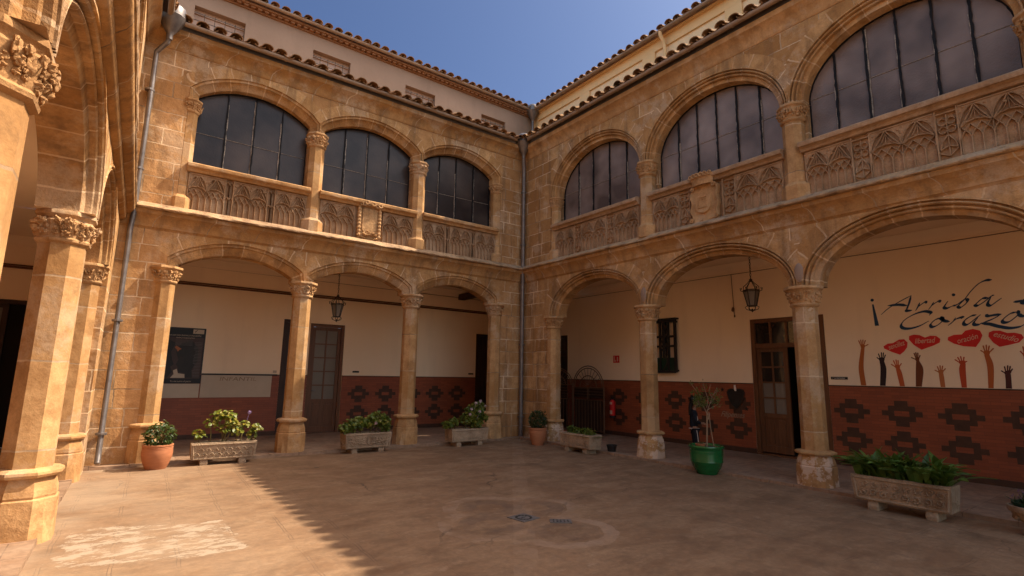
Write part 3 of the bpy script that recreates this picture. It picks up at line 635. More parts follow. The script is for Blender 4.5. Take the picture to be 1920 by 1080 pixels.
def build_wing(f, root, U, low, up, kind, seed, stone, mull, arms, detail=True):
    rnd = random.Random(seed); A = kind == 'A'; T = .47 if kind == 'C' else .40
    u1 = U
    zc = 3.42 if A else (3.07 if kind == 'B' else 3.15)
    # lower arcade
    curves = [arch_seg(a, b, zc, 3.50, .30) if A else arch_ell(a, b, zc, zc+.02, .775) for a, b in low]
    mids = [0]+[(low[i][1]+low[i+1][0])/2 for i in range(len(low)-1)]+[u1]
    lims = [(mids[i]+(.0 if i else 0), mids[i+1]) for i in range(len(low))]
    prof = (LOWA if A else LOWB)[:-1]+[(0, T)]; om = prof[0][0]
    mb = MB(); oc = [offset(c, om, l) for c, l in zip(curves, lims)]
    wall_open(mb, f, 0, u1, 0, 4.40, 0, oc, zc)
    bc = [list(c) for c in curves]
    bc[0] = [(bc[0][0][0]-om, zc)]+bc[0]; bc[-1] = bc[-1]+[(bc[-1][-1][0]+om, zc)]
    wall_open(mb, f, .4, u1, 0, 4.40, T, bc, zc)
    for c, k in ((curves[0], 0), (curves[-1], -1)):     # reveals of the end piers
        e = c[k][0]; o = om if k else -om
        mb.quad(f(e+o, 0, 0), f(e+o, T, 0), f(e+o, T, zc), f(e+o, 0, zc))
        mb.quad(f(e+o, 0, zc), f(e, 0, zc), f(e, T, zc), f(e+o, T, zc))
    for i in range(len(low)-1): mb.quad(f(low[i][1], 0.0, zc), f(low[i+1][0], 0.0, zc), f(low[i+1][0], T, zc), f(low[i][1], T, zc))
    mb.obj('arcade_wall', stone, root)
    mb = MB()
    for i, (c, l) in enumerate(zip(curves, lims)):
        sweep_ring(mb, f, c, prof, l, .34, i*.37); vous_band(mb, f, c, om, om+(.25 if A else .27), l, .34, rnd)
    mb.obj('arch_moulding', M['vous'], root, smooth=True)
    zb = .70 if A else (.56 if kind == 'B' else .67)
    us = [low[0][0]-.17]+[mids[i+1] for i in range(len(low)-1)]+[low[-1][1]+.17]
    for k, u in enumerate(us):
        if k in (0, len(us)-1): column(f, root, u, {'A': .07, 'B': .12, 'C': .235}[kind], 0, zb, zc-.29, zc, .155, .25, .245, rnd)
        elif kind == 'C': column(f, root, u, .235, 0, zb, zc-.31, zc, .187, .265, .24, rnd)
        else: column(f, root, u, .09, 0, zb, zc-.31, zc, .168, .258, .262, rnd)
    # ledge
    LK = 1.0 if kind != 'C' else .95
    if kind == 'C': lp = [(.2, 4.13), (-.004, 4.13), (-.02, 4.135), (-.055, 4.15), (-.08, 4.185), (-.085, 4.23), (-.075, 4.25), (-.10, 4.258), (-.15, 4.275), (-.185, 4.315), (-.195, 4.35), (-.19, 4.384), (.2, 4.384)]
    else: lp = [(.2, 4.06), (-.004, 4.06), (-.02, 4.09), (-.035, 4.10), (-.04, 4.15), (-.06, 4.21), (-.10, 4.275), (-.145, 4.315), (-.15, 4.345), (-.155, 4.384), (.2, 4.384)]
    mb = MB(); extrude_prof(mb, f, lp, 0, u1, mitre0=True)
    mb.obj('ledge_moulding', M['ledge'], root, smooth=True)
    mb = MB(); extrude_prof(mb, f, [(.3, 4.388), (LK*-.185, 4.388), (LK*-.218, 4.398), (LK*-.226, 4.418), (LK*-.205, 4.44), (LK*-.15, 4.475), (LK*-.06, 4.53), (-.0, 4.535), (.3, 4.54)], 0, u1, .06, ledge_jit(1.6 if A else (.8 if kind == 'B' else .25), seed*3.1), mitre0=True)
    mb.obj('ledge_lip', M['lip'], root)
    # upper arcade
    zu = 6.70 if A else 6.18
    curves = [arch_seg(a, b, zu, 6.88, .37) if A else arch_ell(a, b, zu, 6.2, 1.02) for a, b in up]
    mids = [0]+[(up[i][1]+up[i+1][0])/2 for i in range(len(up)-1)]+[u1]
    lims = [(mids[i], mids[i+1]) for i in range(len(up))]
    prof = UPA if A else UPB; om = prof[0][0]; mb = MB(); oc = [offset(c, om, l) for c, l in zip(curves, lims)]
    wall_open(mb, f, 0, u1, 4.46, 7.62, 0, oc, zu)
    wall_open(mb, f, .4, u1, 4.46, 7.95, .40, curves, zu)
    for c, k in ((curves[0], 0), (curves[-1], -1)):
        e = c[k][0]; o = om if k else -om; mb.quad(f(e+o, 0, 4.46), f(e+o, .4, 4.46), f(e+o, .4, zu), f(e+o, 0, zu)); mb.quad(f(e+o, .3, 4.46), f(e, .3, 4.46), f(e, .3, zu), f(e+o, .3, zu))
    for k in range(len(up)-1): mb.box((up[k][1]-.004, .20, 4.50), (up[k+1][0]+.004, .395, zu+.02), f)
    mb.obj('upper_wall', stone, root)
    mb = MB()
    for i, (c, l) in enumerate(zip(curves, lims)):
        sweep_ring(mb, f, c, prof, l, .30, i*.41); vous_band(mb, f, c, om, om+.24, l, .30, rnd)
    mb.obj('arch_moulding', M['vous'], root, smooth=True)
    us = [up[0][0]-.11]+[mids[i+1] for i in range(len(up)-1)]+[up[-1][1]+.11]
    for k, u in enumerate(us):
        if k in (0, len(us)-1): column(f, root, u, .13, 4.50, 4.80, zu-.25, zu, .125, .185, .18, rnd, upper=True)
        else: column(f, root, u, .11 if kind != 'C' else .20, 4.50, 4.80, zu-.30, zu, .158, .225, .218, rnd, upper=True)
    # windows behind the upper arches
    for wi, ((a, b), c) in enumerate(zip(up, curves)):
        gl = MB(); pts = [(a-.03, 5.0)]+[(a-.03, zu)]+[p for p in c[1:-1]]+[(b+.03, zu), (b+.03, 5.0)]
        gl.poly([f(p[0], .33, p[1]) for p in pts]); win = gl.obj('window', mull['glass'], root)
        bars = MB(); put = MB()
        top = lambda u: max([zz for (ua_, za_), (ub_, zb_) in zip(c, c[1:]) if min(ua_, ub_)-1e-6 <= u <= max(ua_, ub_)+1e-6 and abs(ua_-ub_) > 1e-6 for zz in [za_+(zb_-za_)*(u-ua_)/(ub_-ua_)]] or [zu])
        nb = mull['n'][wi] if wi < len(mull['n']) else 3
        def band(mbx, pl, w0, d, j):
            rs = []
            for p, q in zip(pl, pl[1:]):
                p, q = Vector(p), Vector(q); t = (q-p).normalized(); n_ = Vector((-t.y, t.x)); m_ = max(1, int((q-p).length/.07))
                for k in range(m_+1):
                    cpt = p+(q-p)*k/m_; w1 = w0*(1+rnd.uniform(-j, j)); w2 = w0*(1+rnd.uniform(-j, j))
                    rs.append([f(cpt.x-n_.x*w1, d+.02, cpt.y-n_.y*w1), f(cpt.x-n_.x*w1, d, cpt.y-n_.y*w1), f(cpt.x+n_.x*w2, d, cpt.y+n_.y*w2), f(cpt.x+n_.x*w2, d+.02, cpt.y+n_.y*w2)])
            mbx.rings(rs)
        for k in range(nb):
            u = a+(b-a)*(k+1)/(nb+1)+rnd.uniform(-.02, .02); zt = top(u)
            band(bars, [(u, 5.3), (u+.01, zt-.0)], .013 if A else .015, .298, .5)
            sd = rnd.choice([-1, 1]); band(put, [(u+sd*.019, 5.35), (u+.01+sd*.019, zt-.05-.5*rnd.random())], .008, .310, .85)
        band(bars, [(a+.005, 5.3), (a+.005, zu)], .018, .299, .3); band(bars, [(b-.005, 5.3), (b-.005, zu)], .018, .299, .3)
        band(bars, [p for p in c[1:-1]], .02, .300, .3)
        zh = 6.18 if A else 6.28
        band(put, [(a, zh), (b, zh+rnd.uniform(-.06, .02))], .0028, .318, .3)
        bars.obj('glazing_bars', M['lead'], win); put.obj('putty_line', M['putty'], win)
    # balustrade
    for wi, (a, b) in enumerate(up):
        a2, b2 = a-.02, b+.02; z0, z1 = 4.54, 5.26
        mb = MB(); mb.box((a2-.1, .055, 4.455), (b2+.1, .20, 5.30), f); mb.box((a2-.1, -.012, 4.49), (b2+.1, .05, 4.545), f)
        W = b2-a2; ar = arms.get(wi); rich = not A
        if A: segs = [('t', .29), ('s', .065), ('t', .29), ('s', .065), ('t', .29)]
        else: segs = [('t', .26), ('s', .09), ('t', .30), ('s', .09), ('t', .26)]
        if ar == 'A': segs = [('t', .35), ('c', .30), ('t', .35)]
        if ar == 'B': segs = [('t', .24), ('s', .09), ('c', .26), ('s', .09), ('t', .32)]
        q = a2; tot = sum(s for _, s in segs)
        for kind_, s in segs:
            e = q+W*s/tot
            if kind_ == 't': tracery(mb, f, q+.01, e-.01, z0, z1, .055, rnd)
            elif kind_ == 's': strip(mb, f, q, e, z0, z1, .055, rnd, rich)
            else: armspos = ((q+e)/2)
            q = e
        ba = mb.obj('balustrade', M['carved'], root)
        mb = MB(); extrude_prof(mb, f, [(.24, 5.29), (.02, 5.27), (-.03, 5.275), (-.05, 5.31), (-.085, 5.335), (-.115, 5.34), (-.12, 5.36), (-.122, 5.405), (-.10, 5.425), (-.05, 5.435), (.24, 5.445)], a2-.04, b2+.04, .12, lambda u, d, z, k: (d+noise.noise(Vector((u*7, k, seed)))*.006, z+noise.noise(Vector((u*6, k+9, seed)))*.004))
        mb.obj('rail', M['carved'] if not A else M['trim'], ba)
        if ar == 'A': coat_of_arms_plain(f, armspos, 4.50, 5.30, .03, ba)
        if ar == 'B': coat_of_arms_cartouche(f, armspos, 4.50, 5.28, .02, ba)
    # cornice
    mb = MB(); extrude_prof(mb, f, [(.2, 7.56), (-.012, 7.56), (-.03, 7.585), (-.035, 7.62), (-.05, 7.68), (-.10, 7.75), (-.17, 7.79), (-.19, 7.81), (-.20, 7.90), (.2, 7.91)], 0, u1, mitre0=True)
    mb.obj('cornice', M['ledge'] if A else M['trim'], root, smooth=True)
    mb = MB(); gutter(mb, f, 0.18, u1, -.315, 7.985, .058); mb.obj('gutter', M['gutter'], root, smooth=True)

# roof slope numbers for the cloister roofs
SLP = math.atan2(1.35, 3.35)

# ================================================================ SETTING
mb = MB(); mb.quad((-120, -120, 0), (120, -120, 0), (120, 120, 0), (-120, 120, 0)); struct(mb.obj('courtyard_floor', M['floor']))
def slab(mbx, f, u0, u1, d0, d1, rnd):
    u = u0
    while u < u1:
        e = min(u+rnd.uniform(.7, 1.2), u1); j = rnd.uniform(-.012, .012); zz = .05+rnd.uniform(-.006, .006)
        mbx.box((u, d0+j, -.1), (e-.006, d0+.28, zz), f); u = e
    mbx.box((u0, d0+.27, -.1), (u1, d1, .044), f)
rr = random.Random(3); mb = MB(); slab(mb, FA, -2.6, 12.0, -.20, 3.2, rr); struct(mb.obj('gallery_paving', M['walk']))
mb = MB(); slab(mb, FB, .21, 14.3, -.20, 2.6, rr); struct(mb.obj('gallery_paving', M['walk']))
mb = MB(); slab(mb, FC, .21, 14.3, .06, 3.1, rr); struct(mb.obj('gallery_paving', M['walk']))

# ================================================================ BACK WING (A)
wingA = thing('arcade_wing', 'back wing of the courtyard: low segmental sandstone arches under a grey plastered attic', 'building', (-4.4, 0, 0))
lowA = [(1.05, 3.02), (3.47, 5.49), (5.93, 7.92)]
upA = [(.98, 3.06), (3.36, 5.50), (5.82, 7.92)]
build_wing(FA, wingA, 8.86, lowA, upA, 'A', 11, M['stoneA'], {'n': [3, 3, 3], 'glass': M['glassdark']}, {1: 'A'})
mb = MB(); mb.box((-.42, -.0, 0), (0, .42, 7.9)); 
# ================================================================ RIGHT WING (B)
wingB = thing('arcade_wing', 'right wing in shade: tall round sandstone arches below a yellow panelled attic', 'building', (0, -6, 0))
lowB = [(1.30, 3.88), (4.33, 6.99), (7.47, 10.0), (10.45, 13.0)]
upB = [(1.32, 3.98), (4.40, 7.06), (7.46, 10.06), (10.46, 13.06)]
build_wing(FB, wingB, 14.3, lowB, upB, 'B', 23, M['stone'], {'n': [4, 5, 5, 4], 'glass': M['glass']}, {1: 'B'})
# ================================================================ LEFT WING (C)
wingC = thing('arcade_wing', 'left wing in full sun, its round arches seen edge-on beside the viewer', 'building', (-9.2, -6, 0))
lowC = [(1.20, 3.98), (4.42, 7.62), (8.06, 10.8), (11.2, 13.6)]
upC = [(1.20, 3.98), (4.42, 7.62), (8.06, 10.8), (11.2, 13.6)]
build_wing(FC, wingC, 14.3, lowC, upC, 'C', 37, M['stone'], {'n': [4, 4, 4, 4], 'glass': M['glassdark']}, {})
# corner pier shared by back and right wing
mb = MB(); mb.box((.003, .003, 0), (.398, .398, 7.9)); mb.obj('corner_pier', M['stone'], wingB)

# --- roofs
def cloister_roof(f, root, u0, u1, rnd, valley, length=3.7):
    mb = MB(); tile_rows(mb, f, u0, u1, -.37, 7.975, SLP, length, rnd, valley=valley)
    ro = mb.obj('roof', M['tile'], root)
    mb = MB(); ca, sa = math.cos(SLP), math.sin(SLP)
    q = lambda u, s: f(u, -.30+s*ca, 7.965+s*sa-.03)
    if valley:
        mb.poly([q(.3, 0), q(u1, 0), q(u1, length), q(.3-length*ca, length)])
    else: mb.poly([q(u0, 0), q(u1, 0), q(u1, length), q(u0, length)])
    mb.obj('roof_board', M['darkwood'], ro)
cloister_roof(FA, wingA, -2.9, 8.5, random.Random(1), True)
cloister_roof(FB, wingB, -2.9, 14.3, random.Random(2), True)
cloister_roof(FC, wingC, -.2, 14.3, random.Random(3), None)

# --- attics of back and right wing
def rect_holes(mb, f, u0, u1, z0, z1, d, holes):
    us = sorted({u0, u1, *[h for q in holes for h in q[:2]]}); zs = sorted({z0, z1, *[h for q in holes for h in q[2:]]})
    us = [u for u in us if u0 <= u <= u1]; zs = [z for z in zs if z0 <= z <= z1]
    for a, b in zip(us, us[1:]):
        for c, e in zip(zs, zs[1:]):
            m_ = ((a+b)/2, (c+e)/2)
            if any(h[0] < m_[0] < h[1] and h[2] < m_[1] < h[3] for h in holes): continue
            mb.quad(f(a, d, c), f(b, d, c), f(b, d, e), f(a, d, e))
holes = [(4.06+.0, 5.10, 9.74, 10.46), (6.84, 7.90, 9.74, 10.50), (9.62, 10.76, 9.74, 10.52), (1.27, 2.28, 9.74, 10.42)]
mb = MB(); rect_holes(mb, FAU, 0, 14, 7.9, 11.0, 0, holes)
for a, b, c, e in holes:
    for p, q in (((a, c), (a, e)), ((b, c), (b, e)), ((a, e), (b, e)), ((a, c), (b, c))): mb.quad(FAU(p[0], 0, p[1]), FAU(q[0], 0, q[1]), FAU(q[0], .28, q[1]), FAU(p[0], .28, p[1]))
mb.quad(FAU(0, 4, 7.9), FAU(14, 4, 7.9), FAU(14, 4, 11), FAU(0, 4, 11))
mb.obj('attic_wall', M['greyplaster'], wingA)
for a, b, c, e in holes:
    mb = MB(); z = c
    while z < e: mb.box((a, .22, z), (b, .245, z+.052), FAU); z += .056
    wn = mb.obj('window', M['shutter'], wingA); mb = MB()
    for k in range(1, 5): u = a+(b-a)*k/5; mb.box((u-.006, .03, c), (u+.006, .042, e-.12), FAU)
    for z in (c+.25, e-.16, e-.36): mb.box((a, .045, z), (b, .055, z+.012), FAU)
    mb.obj('window_bars', M['iron'], wn)
    mb = MB(); mb.box((a, .17, e-.11), (b, .219, e), FAU); mb.obj('shutter_box', M['shutter'], wn)
mb = MB(); rb = random.Random(8)
mb.box((0, -.05, 10.935), (14, .02, 10.965), FAU)
u = .05
while u < 13.9: mb.box((u, -.13, 10.966), (u+.10, 0, 11.01+rb.uniform(-.004, .004)), FAU); u += .165
mb.box((0, -.17, 11.012), (14, .02, 11.06), FAU)
mb.obj('brick_eave', M['brickeave'], wingA)
mb = MB(); gutter(mb, FAU, .12, 14, -.25, 11.12, .058); mb.obj('gutter', M['gutter'], wingA, smooth=True)
def attic_roof(f, root, u0, u1, rnd):
    sl = R(17); mb = MB(); tile_rows(mb, f, u0, u1, -.30, 11.11, sl, 1.6, rnd, valley=None); ro = mb.obj('roof', M['tile'], root)
    mb = MB(); ca, sa = math.cos(sl), math.sin(sl); mb.poly([f(u0, -.22, 11.10), f(u1, -.22, 11.10), f(u1, 4.6, 11.10+4.8*math.tan(sl)), f(u0-0, 4.6, 11.10+4.8*math.tan(sl))]); mb.obj('roof_board', M['tile'], ro)
attic_roof(FAU, wingA, .05, 14, random.Random(4))
mb = MB(); rect_holes(mb, FBU, 0, 17.3, 7.9, 11.06, .06, [])
mb.obj('attic_panel', M['yellow2'], wingB)
mb = MB(); mb.box((0, -.0, 10.78), (17.3, .055, 11.06), FBU); u = -.15
for k in range(7):
    a = -.18+2.62*k; mb.box((max(a, 0.001), .002, 7.9), (a+.45, .058, 10.779), FBU)
    if k: mb.box((a+.95, .03, 7.9), (a+2.15, .059, 10.35), FBU)
mb.box((0, -.09, 11.062), (17.3, .05, 11.10), FBU)
mb.obj('attic_pilaster', M['yellow'], wingB)
mb = MB(); gutter(mb, FBU, .12, 17.3, -.25, 11.12, .058); mb.obj('gutter', M['gutter'], wingB, smooth=True)
mb = MB(); mb.tube([FBU(5.9, -.25, 11.1), FBU(5.9, -.24, 10.98), FBU(5.9, -.10, 10.85), FBU(5.9, -.06, 10.7), FBU(5.9, -.06, 9.2)], .05, 10); mb.obj('downpipe', M['yellow'], wingB, smooth=True)
attic_roof(FBU, wingB, .05, 17.3, random.Random(6))
mb = MB(); mb.quad(FBU(0, 4, 7.9), FBU(17.3, 4, 7.9), FBU(17.3, 4, 11), FBU(0, 4, 11)); mb.obj('attic_rear_wall', M['yellow'], wingB)

# --- galleries: back walls, dado, ceilings
def motif(mb, f, u, z, d, rh=.088):
    for i, a in enumerate((.10, .20, .30, .20, .10)):
        z0 = z+(2-i-.5)*rh; e = z0+rh
        if i == 2: mb.box((u-a, d, z0), (u-.11, d+.01, e), f); mb.box((u+.11, d, z0), (u+a, d+.01, e), f)
        else: mb.box((u-a, d, z0), (u+a, d+.01, e), f)
def gallery(f, root, u0, u1, D, doors, motifs, zceil, cu0, cu1):
    holes = [d for d in doors]
    mb = MB(); rect_holes(mb, f, u0, u1, 1.5, zceil, D, holes)
    for a, b, c, e in holes:
        for p, q in (((a, c), (a, e)), ((b, c), (b, e)), ((a, e), (b, e))): mb.quad(f(p[0], D-.014, p[1]), f(q[0], D-.014, q[1]), f(q[0], D+.16, q[1]), f(p[0], D+.16, p[1]))
    mb.obj('gallery_wall', M['cream'], root)
    mb = MB(); rect_holes(mb, f, u0, u1, .0, 1.50, D-.012, holes); dd = mb.obj('dado', M['dado'], root)
    mb = MB()
    seg = sorted([(a, b) for a, b, c, e in holes if a < u1 and b > u0]); q = u0
    for a, b in seg+[(u1, u1)]:
        if a > q: mb.box((q, D-.022, 1.497), (a, D-.001, 1.518), f); mb.box((q, D-.026, .03), (a, D-.011, .145), f)
        q = b
    mb.obj('skirting', M['motif'], dd)
    for u, z in motifs: mb = MB(); motif(mb, f, u, z, D-.016); mb.obj('brick_motif', M['motif'], dd)
    mb = MB(); mb.quad(f(cu0, .40, zceil), f(cu1, .40, zceil), f(cu1, D, zceil), f(cu0, D, zceil)); mb.obj('ceiling', M['ceil'], root)
    mb = MB(); extrude_prof(mb, f, [(D, zceil-.002), (D-.16, zceil-.002), (D-.15, zceil-.03), (D-.06, zceil-.10), (D-.03, zceil-.15), (D-.03, zceil-.19), (D, zceil-.19)], u0, u1); mb.obj('ceiling_cove', M['ceil'], root, smooth=True)
doorsA = [(3.74, 4.65, 0, 2.87), (4.76, 5.32, 0, 2.93), (-1.13, -.52, 0, 2.9), (9.76, 11.10, 0, 2.92)]
mA = [(u, z) for u in (3.25, 2.47, 1.68, .90, .13) for z in (1.03, .50)]
mA2 = []
gallery(FA, wingA, -2.5, 12.2, 3.12, doorsA, mA+mA2, 4.20, -2.5, 12.2)
doorsB = [(4.98, 6.50, 0, 2.9), (-1.95, -.93, 0, 2.86)]
mB = [(u, z) for u in (6.86, 7.65, 8.46, 9.27, 10.1, 10.9, 11.7) for z in (1.05, .53)]+[(u, z) for u in (1.12, 2.02, 2.95, 3.78, 4.59) for z in (1.07, .53)]
gallery(FB, wingB, -3.12, 14.3, 2.50, doorsB, mB, 4.204, -.35, 14.3)
doorsC = [(2.2, 3.3, 0, 2.75), (5.6, 6.8, 0, 2.75)]
gallery(FC, wingC, -3.1, 14.3, 2.95, doorsC, [], 4.196, -.35, 14.3)
# far ends of the side galleries and the rear wing that closes the courtyard behind the viewer
mb = MB(); mb.box((0.0, .0, 0), (2.7, .3, 4.3), lambda u, d, z: FB(14.3+d, u, z)); mb.obj('end_wall', M['cream'], wingB)
mb = MB(); mb.box((0.0, .0, 0), (3.0, .3, 4.3), lambda u, d, z: FC(14.3+d, u, z)); mb.obj('end_wall', M['cream'], wingC)

# --- back wing details
mb = MB()
for z, r in ((3.62, .016), (3.575, .022)): mb.tube([FA(u, 3.09, z+.004*math.sin(u)) for u in range(-2, 13)], r, 8)
mb.obj('wall_conduit', M['wood'], wingA, smooth=True)
mb = MB(); mb.tube([FA(u, 3.105, 4.0+.002*u) for u in range(-2, 13)], .006, 6); mb.obj('wall_cable', M['wood'], wingA)
mb = MB(); mb.box((-.02, .41, 3.93), (.20, 3.10, 4.10), FA); mb.obj('ceiling_beam', M['darkwood'], wingA)
mb = MB()
for z, r in ((3.62, .016), (3.575, .022)): mb.tube([FC(u, 2.92, z+.004*math.sin(u)) for u in range(-2, 15)], r, 8)
mb.obj('wall_conduit', M['wood'], wingC, smooth=True)
mb = MB(); mb.tube([FB(u, 2.49, 3.97+.003*math.sin(u*2)) for u in range(-2, 15)], .006, 6); mb.obj('wall_cable', M['wood'], wingB)

def panel_door(f, root, a, b, z0, z1, d, cols, rows, zpan, mat, pane, thick=.05, frame=.09, name='door'):
    mb = MB(); g = .05; st = .085
    mb.box((a, d, z0), (a+st, d+thick, z1), f); mb.box((b-st, d, z0), (b, d+thick, z1), f)
    for zz in (z0, zpan-.05, z1-st): mb.box((a+st, d+.001, zz), (b-st, d+thick-.001, zz+(.14 if zz == z0 else .09)), f)
    w = (b-a-2*st)
    for k in range(1, cols): u = a+st+w*k/cols; mb.box((u-.018, d+.004, zpan+.04), (u+.018, d+thick-.004, z1-st), f)
    hh = z1-st-zpan-.04
    for k in range(1, rows): z = zpan+.04+hh*k/rows; mb.box((a+st, d+.006, z-.016), (b-st, d+thick-.006, z+.016), f)
    mb.box((a+st, d+.022, z0+.14), (b-st, d+.03, zpan-.05), f)
    for k in range(cols):
        u0 = a+st+w*k/cols+.05; mb.box((u0, d+.006, z0+.19), (u0+w/cols-.1, d+.021, zpan-.10), f)
    dr = mb.obj(name, mat, root)
    return dr
def frame_box(f, root, a, b, z0, z1, d, w, dep, mat):
    mb = MB(); mb.box((a, d, z0), (a+w, d+dep, z1), f); mb.box((b-w, d, z0), (b, d+dep, z1), f); mb.box((a+w, d+.001, z1-w), (b-w, d+dep-.001, z1), f); return mb.obj('door_frame', mat, root)
def panes(f, dr, a, b, cols, rows, zlo, zhi, d, mats):
    st = .085; w = b-a-2*st
    for k, m_ in mats.items():
        mb = MB()
        for i in range(cols):
            for j in range(rows):
                if (k(i, j)): mb.quad(*[f(a+st+w*(i+s)/cols, d+.025, zlo+(zhi-zlo)*(j+t)/rows) for s, t in ((0, 0), (1, 0), (1, 1), (0, 1))])
        if mb.f: mb.obj('pane', m_, dr)
# glazed door between the two middle columns
dr = panel_door(FA, wingA, 3.82, 4.57, .06, 2.78, 3.18, 2, 5, .86, M['wood'], None)
panes(FA, dr, 3.82, 4.57, 2, 5, .90, 2.695, 3.18, {(lambda i, j: True): M['frost']})
frame_box(FA, dr, 3.745, 4.645, .05, 2.865, 3.13, .075, .12, M['wood'])
mb = MB(); mb.tube([FA(4.49, 3.17, 1.12), FA(4.49, 3.13, 1.12), FA(4.40, 3.12, 1.12)], .012, 8); mb.obj('handle', M['zinc'], dr)
mb = MB(); mb.box((3.75, 3.10, .0), (4.64, 3.3, .056), FA); mb.obj('threshold', M['wood'], dr)
dr = panel_door(FA, wingA, 4.84, 5.24, .06, 2.84, 3.18, 2, 5, .86, M['darkwood'], None); frame_box(FA, dr, 4.765, 5.315, .05, 2.925, 3.115, .08, .13, M['darkwood'])
panes(FA, dr, 4.84, 5.24, 2, 5, .90, 2.76, 3.18, {(lambda i, j: True): M['frost']})
mb = MB(); 
for k in range(4): mb.box((-1.10+.145*k, 3.16, .05), (-1.10+.145*k+.138, 3.2, 2.85), FA)
dr = mb.obj('door', M['darkwood'], wingA); frame_box(FA, dr, -1.125, -.525, .05, 2.895, 3.11, .06, .12, M['darkwood'])
dr = panel_door(FA, wingA, 10.48, 11.02, .06, 2.84, 3.18, 2, 5, .86, M['darkwood'], None); frame_box(FA, dr, 9.765, 11.095, .05, 2.915, 3.115, .08, .13, M['darkwood'])
panes(FA, dr, 10.48, 11.02, 2, 5, .90, 2.76, 3.18, {(lambda i, j: True): M['frost']})
mb = MB(); mb.box((9.70, 3.29, .05), (11.15, 3.33, 2.95), FA); mb.obj('dark_room', M['blackhole'], dr)
# right wing: half-open glazed double door with transom
dr = panel_door(FB, wingB, 5.07, 5.72, .10, 2.27, 2.54, 2, 4, .86, M['wood'], None)
panes(FB, dr, 5.07, 5.72, 2, 4, .90, 2.185, 2.54, {(lambda i, j: j < 2): M['frost'], (lambda i, j: j >= 2): M['shine']})
frame_box(FB, dr, 4.985, 6.495, .05, 2.895, 2.485, .085, .10, M['wood'])
mb = MB(); mb.box((5.07, 2.50, 2.272), (6.41, 2.58, 2.365), FB)
for k in range(1, 4): u = 5.07+1.34*k/4; mb.box((u-.022, 2.51, 2.366), (u+.022, 2.57, 2.809), FB)
tr = mb.obj('transom', M['wood'], dr); mb = MB(); mb.quad(*[FB(u, 2.545, z) for u, z in ((5.07, 2.366), (6.41, 2.366), (6.41, 2.81), (5.07, 2.81))]); mb.obj('pane', M['shine'], tr)
mb = MB(); fl = Frame(FB(6.405, 2.58, 0).xy, (.82, .57), (-.57, .82))   # right leaf folded back into the room
mb.box((0, 0, .10), (.66, .045, 2.27), fl); mb.obj('open_leaf', M['wood'], dr)
mb = MB(); 
for q in (((4.7, 2.70), (4.7, 5.2)), ((4.7, 5.2), (6.9, 5.2)), ((6.9, 5.2), (6.9, 2.70))): mb.quad(FB(*q[0], 0), FB(*q[1], 0), FB(*q[1], 3), FB(*q[0], 3))
mb.quad(FB(4.7, 2.66, 3), FB(6.9, 2.66, 3), FB(6.9, 5.2, 3), FB(4.7, 5.2, 3)); mb.quad(FB(4.7, 2.66, .05), FB(6.9, 2.66, .05), FB(6.9, 5.2, .05), FB(4.7, 5.2, .05))
mb.obj('dark_room', M['blackhole'], dr)
mb = MB(); mb.box((4.99, 2.45, .0), (6.49, 2.66, .075), FB); mb.obj('threshold', M['wood'], dr)
dr = panel_door(FB, wingB, -1.88, -1.0, .06, 2.30, 2.53, 2, 2, 1.2, M['darkwood'], None); frame_box(FB, dr, -1.945, -.935, .05, 2.855, 2.47, .07, .12, M['darkwood'])
mb = MB(); mb.quad(*[FB(u, 2.60, z) for u, z in ((-1.9, .05), (-.95, .05), (-.95, 2.8), (-1.9, 2.8))]); mb.obj('pane', M['glassdark'], dr)
for a, b in ((2.2, 3.3), (5.6, 6.8)):
    dr = panel_door(FC, wingC, a+.07, b-.07, .06, 2.67, 3.0, 2, 4, .8, M['darkwood'], None); frame_box(FC, dr, a+.004, b-.004, .05, 2.745, 2.92, .07, .12, M['darkwood'])
    mb = MB(); mb.quad(*[FC(u, 3.03, z) for u, z in ((a+.05, .05), (b-.05, .05), (b-.05, 2.7), (a+.05, 2.7))]); mb.obj('pane', M['blackhole'], dr)
# stone patches let into the right wing's spandrels
for u in (4.10, 7.23):
    mb = MB(); mb.blob(FB(u, -.01, 3.30), (.02, .075, .16), 2, .03); mb.obj('stone_patch', M['greyplaster'], wingB, smooth=True)

# ================================================================ THINGS
def drainpipe(label, funnels, runs, loc):
    t = thing('drainpipe', label, 'drainpipe', loc, 'zinc drainpipes in the courtyard corners')
    for r, pts in runs:
        mb = MB(); mb.tube(pts, r, 12); mb.obj('pipe', M['zinc'], t, smooth=True)
    for c, s_ in funnels:
        mb = MB(); mb.lathe([(.05, -.46), (.055, -.34), (.09, -.30), (.21, -.08), (.235, -.02), (.22, 0), (.225, .12), (.21, .17), (.12, .24), (.05, .26)], c, 12); mb.obj('hopper', M['zinc'], t, smooth=True)
    for z in (.55, 2.4, 5.1, 6.6):
        mb = MB(); c = Vector(runs[0][1][-1]); mb.lathe([(.07, -.02), (.078, -.015), (.078, .015), (.07, .02)], (loc[0], loc[1], z), 12); mb.obj('bracket', M['zinc'], t)
    return t
drainpipe('zinc drainpipe with two hoppers in the corner between back and right wing', [((-.22, -.22, 8.0), 1), ((2.48, 2.78, 11.1), 1)], [(.052, [(-.12, -.12, 0.06), (-.12, -.12, 7.1), (-.17, -.17, 7.35), (-.22, -.22, 7.6)]), (.045, [(2.48, 2.78, 10.7), (2.48, 2.78, 9.4)])], (-.12, -.12, 0))
px, py = -8.70, -.09
